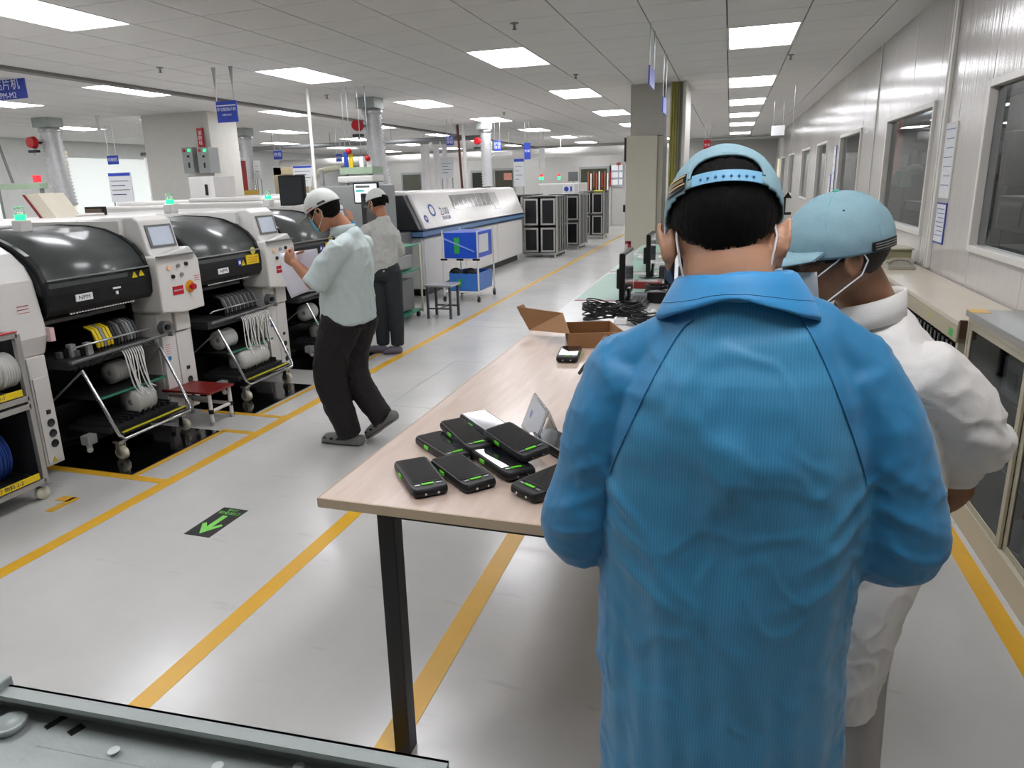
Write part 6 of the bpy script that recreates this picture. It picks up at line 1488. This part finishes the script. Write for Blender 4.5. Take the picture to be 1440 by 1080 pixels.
# woven patch on the left rear of the cap
def patch(M, s, a0, a1, z0, z1, rr, nm, mt, par, th=.0016, slope=0):
    v = []; n = 10
    for i in range(n+1):
        u = math.radians(a0+(a1-a0)*i/n)
        for zz, e in ((z0, 0), (z1, 0), (z1, th), (z0, th)):
            z = zz+slope*(i/n-.5); k = math.sqrt(max(.05, 1-((z-.02)/(.104+rr))**2)); rx, ry = (.089+rr+e)*k, (.109+rr+e)*k
            v.append((rx*math.sin(u), -.012-ry*math.cos(u), z))
    fs = [(i*4+k, i*4+(k+1) % 4, i*4+4+(k+1) % 4, i*4+4+k) for i in range(n) for k in range(4)]+[(3, 2, 1, 0), (n*4, n*4+1, n*4+2, n*4+3)]
    return MB().add(lt(M, v, s), fs).build(nm, mt, par)
pt = patch(HM, HS, -68, -40, .030, .055, .0045, 'woven_patch', black, capo)
patch(HM, HS, -62, -40, .0365, .0388, .0068, 'gold_line', gold, pt, .0006); patch(HM, HS, -62, -40, .0505, .0528, .0068, 'gold_line', gold, pt, .0006); patch(HM, HS, -60, -42, .0415, .0475, .0068, 'gold_lettering', mat('dull_gold', '7d6c48', .6), pt, .0005)
# visor at the front, mask and ear loops
def visor(M, s, par, mt):
    v = []; n = 16
    for i in range(n+1):
        a = math.radians(-62+124*i/n); x = math.sin(a); y = math.cos(a)
        v += [(x*.086, y*.098-.012, .026), (x*.092, y*.115+.060*max(0, math.cos(a*1.2)), .016-.016*math.cos(a)), (x*.092, y*.115+.060*max(0, math.cos(a*1.2)), .012-.016*math.cos(a)), (x*.086, y*.098-.012, .022)]
    fs = [(i*4+k, i*4+4+k, i*4+4+(k+1) % 4, i*4+(k+1) % 4) for i in range(n) for k in range(4)]
    return MB().add(lt(M, v, s), fs, 0, True).build('visor', mt, par)
visor(HM, HS, capo, capb)
def mask(M, s, par, mt, drop=0, loops=True, off=0):
    v = []; n = 14; rows = 7
    for j in range(rows+1):
        z = -.018-.078*j/rows-drop; k = 1-.25*(j/rows)**2
        for i in range(n+1):
            a = math.radians(-66+132*i/n); bulge = .012*math.exp(-(a/.35)**2)*(1-abs(j/rows-.25))
            v.append((math.sin(a)*.072*k, .034+math.cos(a)*(.062+bulge)*k+off, z+.004*math.cos(j*1.5)*.5))
    fs = [(j*(n+1)+i, (j+1)*(n+1)+i, (j+1)*(n+1)+i+1, j*(n+1)+i+1) for j in range(rows) for i in range(n)]
    o = MB().add(lt(M, v, s), fs, 0, True).build('face_mask', mt, par); so = o.modifiers.new('thick', 'SOLIDIFY'); so.thickness = .0015
    if loops:
        for s_ in (-1, 1):
            P = [(s_*.066, .058, -.026-drop), (s_*.078, .025, -.004), (s_*.084, .002, .016), (s_*.083, -.022, .014), (s_*.084, -.034, -.010), (s_*.082, -.022, -.038), (s_*.074, .010, -.062), (s_*.062, .048, -.088-drop)]
            MB().tube(lt(M, P, s), .0017, n=6).build('ear_loop', elastic, o)
    return o
mk = mask(HM, HS, pb, maskn, .0, False)
# loops hanging below the ears and the navy edge of the mask at the left
MB().tube(lt(HM, [(-.070, -.034, .008), (-.072, -.046, -.03), (-.066, -.042, -.07), (-.058, -.020, -.10)], HS), .0019, n=6).build('ear_loop', elastic, mk)
MB().tube(lt(HM, [(.074, -.032, .002), (.078, -.040, -.03), (.070, -.034, -.075), (.060, -.012, -.10)], HS), .0019, n=6).build('ear_loop', elastic, mk)
ng = Vector((-.0745, 1.335, 1.50))
fl_ = MB(); fl_.add([(-.103, 1.29, 1.545), (-.108, 1.33, 1.52), (-.106, 1.335, 1.44), (-.084, 1.30, 1.425), (-.094, 1.285, 1.47)], [(0, 1, 2, 3, 4)]); fo = fl_.build('mask_side_flap', maskn, mk); fo.modifiers.new('thick', 'SOLIDIFY').thickness = .002
# held device
hh = dup(h0, (.02, 1.50, 1.10), (1.0, 0, .1), 'black rugged handheld held in the hands of the man in blue', 'handheld in use')

# ============ man in white coat on the right, looking down to the left
pw = thing('person', 'man in a white coat looking down to the left beside the man in blue', 'person', (.34, 1.66, 0))
WM = M4((.212, 1.60, 1.462), yaw=1.80, pitch=.16, roll=-.05); WS = .97
bm = MB(); head_into(bm, WM, WS)
bm.limb([(.33, 1.655, 1.28), (.30, 1.65, 1.34), (.262, 1.63, 1.40), (.225, 1.612, 1.46)], [(.06, .055), (.054, .052), (.054, .055), (.05, .055)], side=(0, 1, 0), n=20)
bm.limb([(.34, 1.67, .80), (.34, 1.67, 1.0), (.335, 1.665, 1.12), (.305, 1.655, 1.24)], [(.14, .07), (.14, .075), (.13, .07), (.06, .05)], side=(0, 1, 0), n=20)
WH = at(1352, 690, 1.80)
armL = [Vector((.375, 1.535, 1.235)), Vector((.50, 1.60, 1.075)), Vector((.525, 1.75, .985)), WH]
bm.limb([armL[0]-Vector((0, -.02, .03)), armL[1], armL[2], WH], [.036, .036, .034, .028], n=14)
hand(bm, WH, Vector((-.5, .25, -.55)), Vector((-.5, -.6, -.1)), 1, .95, .6)
bm.limb([(.33, 1.78, 1.20), (.30, 1.86, 1.03), (.14, 1.75, 1.03)], [.048, .04, .028], n=14); hand(bm, (.14, 1.75, 1.03), Vector((-.9, -.3, 0)), Vector((0, -.3, .9)), -1, .95, .5)
for s_ in (-1, 1):
    bm.limb([(.34, 1.67+s_*.075, .86), (.34, 1.67+s_*.08, .48), (.36, 1.67+s_*.09, .09)], [.07, .05, .038], n=14)
    bm.limb([(.42, 1.67+s_*.10, .045), (.33, 1.67+s_*.105, .035), (.24, 1.67+s_*.11, .03)], [(.033, .03), (.038, .028), (.034, .02)], side=(0, 1, 0), n=12)
vox('body', bm, .0052, [skin2], pw, smooth=5); face_bits(pw, WM, WS)
cm_ = MB()
ct = [((.315, 1.68, .42), (.19, .095)), ((.322, 1.68, .60), (.195, .105)), ((.343, 1.675, .80), (.19, .122)), ((.35, 1.67, .98), (.18, .125)), ((.345, 1.665, 1.12), (.18, .122)), ((.335, 1.66, 1.21), (.165, .112)), ((.318, 1.655, 1.27), (.115, .088)), ((.298, 1.65, 1.315), (.068, .068))]
cm_.limb([a for a, b in ct], [b for a, b in ct], side=(0, 1, 0), n=34, sub=3, cap=.1)
cm_.limb([(.375, 1.535, 1.20), (.335, 1.60, 1.25), (.32, 1.66, 1.275), (.33, 1.76, 1.24), (.335, 1.80, 1.205)], [.060, .054, .048, .054, .060], n=18)
cm_.limb([armL[0], armL[0].lerp(armL[1], .5)+Vector((.012, -.01, .01)), armL[1]+Vector((.008, 0, .0)), armL[2]+Vector((.0, 0, .0)), armL[2].lerp(WH, .55)], [.066, .068, .066, .056, .046], n=20, cap=.3)
cm_.limb([(.335, 1.80, 1.24), (.31, 1.86, 1.05), (.17, 1.77, 1.035)], [.062, .062, .046], n=18, cap=.3)
def wdisp(co, n):
    f = .010*noise.noise(Vector((co.x*8, co.y*8, co.z*5)))+.008*crease(co.x*8, co.y*8, co.z*7, 1.7)+.003*noise.noise(Vector((co.x*26, co.y*26, co.z*16)))
    if .93 < co.z < 1.15 and co.x > .47: f += .004*math.sin(co.z*95+co.x*20)
    return f
coat = vox('white_coat', cm_, .0062, [coatw], pw, smooth=6, disp=wdisp)
def collar(par, c, r, z0, h, rr, mt, a0=-150, a1=150, face=0, lean=.0):
    v = []; n = 36
    for i in range(n+1):
        a = math.radians(a0+(a1-a0)*i/n)+face
        for (dr, z) in ((.0, z0), (-.002, z0+h*.6), (.004, z0+h), (.010, z0+h*.98), (.014, z0+h*.5), (.016, z0+.004)):
            v.append((c[0]+(r+dr)*math.cos(a)*rr, c[1]+(r+dr)*math.sin(a), z+lean*math.cos(a-face)))
    fs = [(i*6+k, i*6+6+k, i*6+6+(k+1) % 6, i*6+(k+1) % 6) for i in range(n) for k in range(6)]
    return MB().add(v, fs, 0, True).build('collar', mt, par)
collar(pw, (.288, 1.64), .062, 1.305, .060, 1.0, coatw, -140, 140, 0, .022)
tr = MB()
for s_ in (-1, 1): tr.limb([(.34, 1.67+s_*.075, .86), (.34, 1.67+s_*.08, .48), (.36, 1.67+s_*.09, .07)], [.082, .066, .058], n=18)
tr.limb([(.35, 1.67, .92), (.35, 1.67, .84)], [(.15, .11), (.15, .11)], side=(0, 1, 0)); vox('trousers', tr, .009, [pantw], pw)
for s_ in (-1, 1): vox('shoe', MB().limb([(.42, 1.67+s_*.10, .045), (.33, 1.67+s_*.105, .045), (.22, 1.67+s_*.11, .035)], [(.036, .04), (.042, .045), (.04, .03)], side=(0, 1, 0), n=16), .008, [shoeg], pw)
def hr2(q):
    a = abs(math.degrees(math.atan2(q.x, -q.y))); low = -.062+(.06 if a > 55 else 0)*min(1, (a-55)/30)
    if 88 < a < 125: low = -.005
    return low < q.z < .07 and a < 132
shell(pw, WM, 'hair', [mat('dark_brown_hair', '1d1310', .55, var=.4, vs=120, stretch=(1, 1, .2))], (.0765, .0955, .091), (0, -.014, .022), hr2, WS, 90, 60, .003, hd)
capw_ = shell(pw, WM, 'cap', [capb], (.087, .107, .104), (0, -.010, .020), lambda q: q.z > .004, WS, 96, 60, .0025, lambda q: .002*noise.noise(q*30))
visor(WM, WS, capw_, capb)
MB().ball(WM@(Vector((0, -.01, .127))*WS), (.007, .007, .004), nu=14, nv=8).build('top_button', mat('green_button', '5bb09c', .5), capw_)
MB().ball(WM@(Vector((.088*.72*-1, .0, .094))*WS), .0025, nu=8, nv=6).build('eyelet', mat('navy_dot', '1c2c4a', .5), capw_)
for k in range(6):
    a = math.radians(60*k+30); P = []
    for i in range(13):
        t_ = math.radians(4+80*i/12); P.append((.0893*math.sin(t_)*math.cos(a), -.010+.1093*math.sin(t_)*math.sin(a), .020+.1063*math.cos(t_)))
    P = [q for q in P if q[2] > .022]; MB().tube(lt(WM, P, WS), .0009, n=5).build('cap_seam', mat('cap_seam_blue', '79b0bf', .7), capw_)
pt = patch(WM, WS, -75, -38, .006, .025, .0035, 'woven_patch', black, capw_); 
for z in (.0095, .0148, .020): patch(WM, WS, -72, -41, z, z+.0016, .0057, 'silver_line', mat('silver_thread', '9a9a98', .5), pt, .0006)
pt2 = patch(WM, WS, 38, 75, .006, .025, .0035, 'woven_patch', black, capw_)
mask(WM, WS, pw, maskw, .004)

# ============ worker in short-sleeved pale coat with papers (second-plane, facing left)
p1 = thing('person', 'worker in a pale short-sleeved coat and white cap holding papers by the machines', 'person', (-2.27, 3.86, 0))
M1 = M4((-2.325, 3.80, 1.485), yaw=1.62, pitch=.42); 
bm = MB(); head_into(bm, M1, 1.0)
bm.limb([(-2.19, 3.86, 1.30), (-2.215, 3.85, 1.37), (-2.265, 3.83, 1.44)], [(.07, .06), (.056, .055), (.055, .055)], side=(0, 1, 0), n=18)
bm.limb([(-2.22, 3.86, .85), (-2.21, 3.86, 1.1), (-2.19, 3.86, 1.28)], [(.14, .085), (.15, .09), (.13, .07)], side=(0, 1, 0), n=18)
aL = [Vector((-2.17, 3.70, 1.285)), Vector((-2.315, 3.62, 1.07)), Vector((-2.475, 3.67, 1.19))]
aR = [Vector((-2.19, 4.02, 1.285)), Vector((-2.36, 4.05, 1.10)), Vector((-2.45, 3.84, 1.215))]
bm.limb([aL[0], aL[0].lerp(aL[1], .5), aL[1], aL[1].lerp(aL[2], .4), aL[2]], [.046, .043, .037, .038, .026], n=14)
bm.limb([aR[0], aR[0].lerp(aR[1], .5), aR[1], aR[1].lerp(aR[2], .4), aR[2]], [.046, .043, .037, .036, .026], n=14)
hand(bm, aL[2], Vector((-.75, .25, .35)), Vector((-.1, .9, .2)), -1, 1.0, .75); hand(bm, aR[2], Vector((-.85, -.3, .1)), Vector((.1, -.6, -.7)), 1, 1.0, .6)
lg = [[(-2.25, 3.78, .86), (-2.365, 3.77, .47), (-2.265, 3.79, .10)], [(-2.22, 3.94, .86), (-2.285, 3.93, .46), (-2.075, 3.90, .19)]]
for L_ in lg: bm.limb(L_, [.08, .055, .040], n=14)
bm.limb([(-2.24, 3.79, .05), (-2.33, 3.785, .038), (-2.43, 3.785, .03)], [(.034, .03), (.038, .026), (.034, .018)], side=(0, 1, 0), n=12)
bm.limb([(-2.05, 3.90, .14), (-2.11, 3.90, .085), (-2.17, 3.895, .035)], [(.034, .03), (.038, .026), (.034, .018)], side=(0, 1, 0), n=12)
vox('body', bm, .0056, [skin3], p1, smooth=4); face_bits(p1, M1)
c1 = MB()
ct = [((-2.245, 3.855, .815), (.185, .165)), ((-2.245, 3.855, .92), (.18, .158)), ((-2.235, 3.86, 1.05), (.18, .15)), ((-2.215, 3.86, 1.17), (.18, .145)), ((-2.195, 3.86, 1.255), (.155, .120)), ((-2.19, 3.86, 1.32), (.10, .085)), ((-2.205, 3.855, 1.36), (.068, .068))]
c1.limb([a for a, b in ct], [b for a, b in ct], side=(0, 1, 0), n=30, sub=3, cap=.1)
c1.limb([(-2.17, 3.70, 1.265), (-2.185, 3.86, 1.31), (-2.19, 4.02, 1.265)], [.062, .056, .062], n=16)
c1.limb([aL[0], aL[0].lerp(aL[1], .5), aL[0].lerp(aL[1], 1.05)], [.066, .070, .072], n=18, cap=.1); c1.limb([aR[0], aR[0].lerp(aR[1], .5), aR[0].lerp(aR[1], 1.0)], [.066, .070, .070], n=18, cap=.1)
vox('short_sleeved_coat', c1, .0075, [coatg], p1, smooth=5, disp=lambda co, n: .009*noise.noise(Vector((co.x*9, co.y*9, co.z*4)))+.010*crease(co.x*6.5, co.y*6.5, co.z*5, 2.9)+.003*noise.noise(Vector((co.x*24, co.y*24, co.z*14))))
collar(p1, (-2.232, 3.85), .066, 1.345, .052, 1.0, coatg, -140, 140, 0, .012)
tr = MB(); tr.limb([(-2.235, 3.86, .90), (-2.235, 3.86, .82)], [(.155, .12), (.155, .125)], side=(0, 1, 0), n=20)
for L_, R in ((lg[0], [.128, .102, .078]), (lg[1], [.122, .098, .072])):
    L2 = [Vector(q) for q in L_]; tr.limb([L2[0]-Vector((0, 0, .03)), L2[1], L2[2]+Vector((.0, 0, -.035))], R, n=18, cap=.2)
vox('trousers', tr, .008, [pantk], p1, smooth=5, disp=lambda co, n: .006*noise.noise(Vector((co.x*10, co.y*10, co.z*6)))+.008*crease(co.x*6, co.y*6, co.z*6, 4.4))
def clog(par, heel, toe, mt, nm='clog', hole=True):
    heel, toe = Vector(heel), Vector(toe); d = (toe-heel).normalized(); sd = Vector((0, 1, 0)); up = sd.cross(d)*-1
    if up.z < 0: up = -up
    m = MB(); m.limb([heel+up*.035, heel.lerp(toe, .4)+up*.038, heel.lerp(toe, .8)+up*.034, toe+up*.024-d*.02], [(.036, .036), (.042, .040), (.046, .034), (.036, .022)], side=sd, n=18)
    m.limb([heel+up*.010, heel.lerp(toe, .5)+up*.010, toe+up*.010-d*.015], [(.038, .012), (.044, .012), (.042, .012)], side=sd, n=14)
    o = vox(nm, m, .006, [mt], par, smooth=3)
    if hole:
        for k in (.52, .68, .84): MB().ball(heel.lerp(toe, k)+up*.045+Vector((0, -.040 if k < .8 else -.034, -.002)), (.016, .010, .009), nu=10, nv=6).build('vent_hole', black, o)
        MB().tube([heel+up*.012+sd*.040*0-Vector((0, .044, 0)), heel.lerp(toe, .5)+up*.014-Vector((0, .050, 0)), toe+up*.012-d*.02-Vector((0, .040, 0))], .002, n=5).build('sole_line', dark, o)
clog(p1, (-2.19, 3.79, .0), (-2.475, 3.785, .0), shoeg); clog(p1, (-1.975, 3.90, .155), (-2.20, 3.90, .0), shoeg)
def hr3(q):
    a = abs(math.degrees(math.atan2(q.x, -q.y))); low = -.06 if a < 60 else -.06+.055*min(1, (a-60)/25)
    return low < q.z < .07 and a < 128
shell(p1, M1, 'hair', [hairm], (.080, .099, .094), (0, -.014, .022), hr3, 1, 72, 44, .004, hd)
cp = shell(p1, M1, 'cap', [capw], (.092, .114, .112), (0, -.008, .022), lambda q: q.z > .022, 1, 72, 44, .0025, lambda q: .003*noise.noise(q*25))
visor(M1, 1.0, cp, mat('grey_visor', '8d9390', .7)); patch(M1, 1.0, -80, -55, .03, .042, .007, 'dark_tag', black, cp); patch(M1, 1.0, -130, -98, .03, .036, .007, 'red_piping', inkr, cp)
mask(M1, 1.0, p1, maskb)
# papers in the hands
pp = thing('paper_sheet', 'white printed sheet held out by the worker in the pale coat', 'paper', (-2.53, 3.62, 1.1))
v = []; nx_, ny_ = 8, 10
for i in range(nx_+1):
    for j in range(ny_+1):
        u, w = i/nx_, j/ny_
        x = -2.635+.25*u+.03*w+.0; z = 1.235-.27*w+.03*u*(1-w)+.05*u*w; y = 3.76-.05*math.sin(w*2.2)+.03*u
        v.append((x+.05*w, y, z+.03*math.sin(u*PI)*w*.6))
fs = [(i*(ny_+1)+j, (i+1)*(ny_+1)+j, (i+1)*(ny_+1)+j+1, i*(ny_+1)+j+1) for i in range(nx_) for j in range(ny_)]
so = MB().add(v, fs, 0, True).build('sheet', mat('bright_paper', 'e6e4f0', .7, var=.02), pp); q_ = so.modifiers.new('t', 'SOLIDIFY'); q_.thickness = .001

# ============ worker in grey-white pullover farther back, seen from behind
p2 = thing('person', 'ponytailed worker in a grey-white pullover seen from behind at the third machine', 'person', (-3.17, 6.2, 0))
M2 = M4((-3.205, 6.20, 1.475), yaw=1.15, pitch=.30); s2 = .98
bm = MB(); head_into(bm, M2, s2)
bm.limb([(-3.15, 6.2, 1.26), (-3.155, 6.2, 1.34), (-3.175, 6.2, 1.42)], [(.06, .055), (.048, .048), (.05, .05)], n=16)
bm.limb([(-3.18, 6.2, .82), (-3.17, 6.2, 1.05), (-3.16, 6.2, 1.20)], [(.09, .06), (.09, .06), (.08, .05)], n=16)
aL = [Vector((-3.27, 6.13, 1.24)), Vector((-3.40, 6.05, 1.08)), Vector((-3.455, 6.15, 1.30))]; aR = [Vector((-3.09, 6.24, 1.21)), Vector((-3.05, 6.31, 1.0)), Vector((-3.25, 6.42, 1.1))]
bm.limb(aL, [.036, .034, .026], n=12); bm.limb(aR, [.036, .034, .026], n=12)
hand(bm, aL[2], Vector((-.3, .1, .85)), Vector((-.8, .2, -.1)), 1, .95, .25); hand(bm, aR[2], Vector((-.8, .3, .3)), Vector((0, 0, -1)), 1, .95, .4)
for x in (-3.255, -3.085): bm.limb([(x, 6.2, .84), (x+.01, 6.19, .45), (x+.0, 6.2, .09)], [.075, .05, .038], n=12)
vox('body', bm, .0062, [skin3], p2, smooth=4); face_bits(p2, M2, s2)
c2 = MB()
ct = [((-3.185, 6.2, .79), (.15, .12)), ((-3.185, 6.2, .92), (.152, .125)), ((-3.175, 6.2, 1.05), (.15, .12)), ((-3.165, 6.2, 1.17), (.152, .115)), ((-3.16, 6.2, 1.245), (.125, .095)), ((-3.152, 6.2, 1.30), (.08, .07)), ((-3.155, 6.2, 1.335), (.056, .056))]
c2.limb([a for a, b in ct], [b for a, b in ct], n=28, sub=3, cap=.1)
c2.limb([aL[0]-Vector((0, 0, .01)), (-3.15, 6.2, 1.285), aR[0]-Vector((0, 0, .01))], [.056, .05, .056], n=14)
c2.limb([aL[0], aL[1], aL[1].lerp(aL[2], .62)], [.058, .055, .044], n=16, cap=.2); c2.limb([aR[0], aR[1], aR[1].lerp(aR[2], .8)], [.058, .055, .042], n=16, cap=.2)
vox('pullover', c2, .0085, [coatk], p2, smooth=5, disp=lambda co, n: .009*noise.noise(Vector((co.x*10, co.y*10, co.z*7)))+.010*crease(co.x*7, co.y*7, co.z*8, 5.2))
g = aL[1].lerp(aL[2], .66); MB().limb([g, g.lerp(aL[2], .5), aL[2]-Vector((-.01, 0, .03))], [.047, .045, .038], n=14).build('blue_sleeve_cover', mat('bright_teal_cover', '2ba0c8', .5), p2)
tr = MB(); tr.limb([(-3.17, 6.2, .86), (-3.17, 6.2, .78)], [(.16, .12), (.165, .125)], n=18)
for x in (-3.25, -3.09): tr.limb([(x, 6.2, .82), (x+.02, 6.19, .45), (x+.01, 6.2, .09)], [.098, .078, .066], n=16, cap=.2)
vox('trousers', tr, .009, [pantg], p2, smooth=5)
clog(p2, (-3.08, 6.22, 0), (-3.02, 6.0, 0), shoeg, 'shoe', False) if False else None
for x, m, dx in ((-3.24, shoep, -.18), (-3.08, shoep, -.10)):
    q = MB().limb([(x+.04, 6.17, .04), (x+dx*.4, 6.14, .042), (x+dx, 6.10, .03)], [(.034, .036), (.04, .04), (.036, .026)], side=(0, 1, 0), n=14); vox('shoe', q, .008, [m], p2)
shell(p2, M2, 'hair', [hairm], (.080, .099, .096), (0, -.014, .020), lambda q: -.05 < q.z < .07 and abs(math.degrees(math.atan2(q.x, -q.y))) < 115, s2, 60, 40, .004)
cp = shell(p2, M2, 'cap', [capw], (.092, .114, .112), (0, -.008, .022), lambda q: q.z > .020, s2, 60, 40, .0025, lambda q: .003*noise.noise(q*25))
visor(M2, s2, cp, mat('grey_visor', '8d9390', .7)); mask(M2, s2, p2, maskw)
MB().limb(lt(M2, [(0, -.105, .03), (.0, -.15, .0), (.0, -.165, -.05)], s2), [.018, .026, .012], n=12).build('ponytail', hairm, p2)
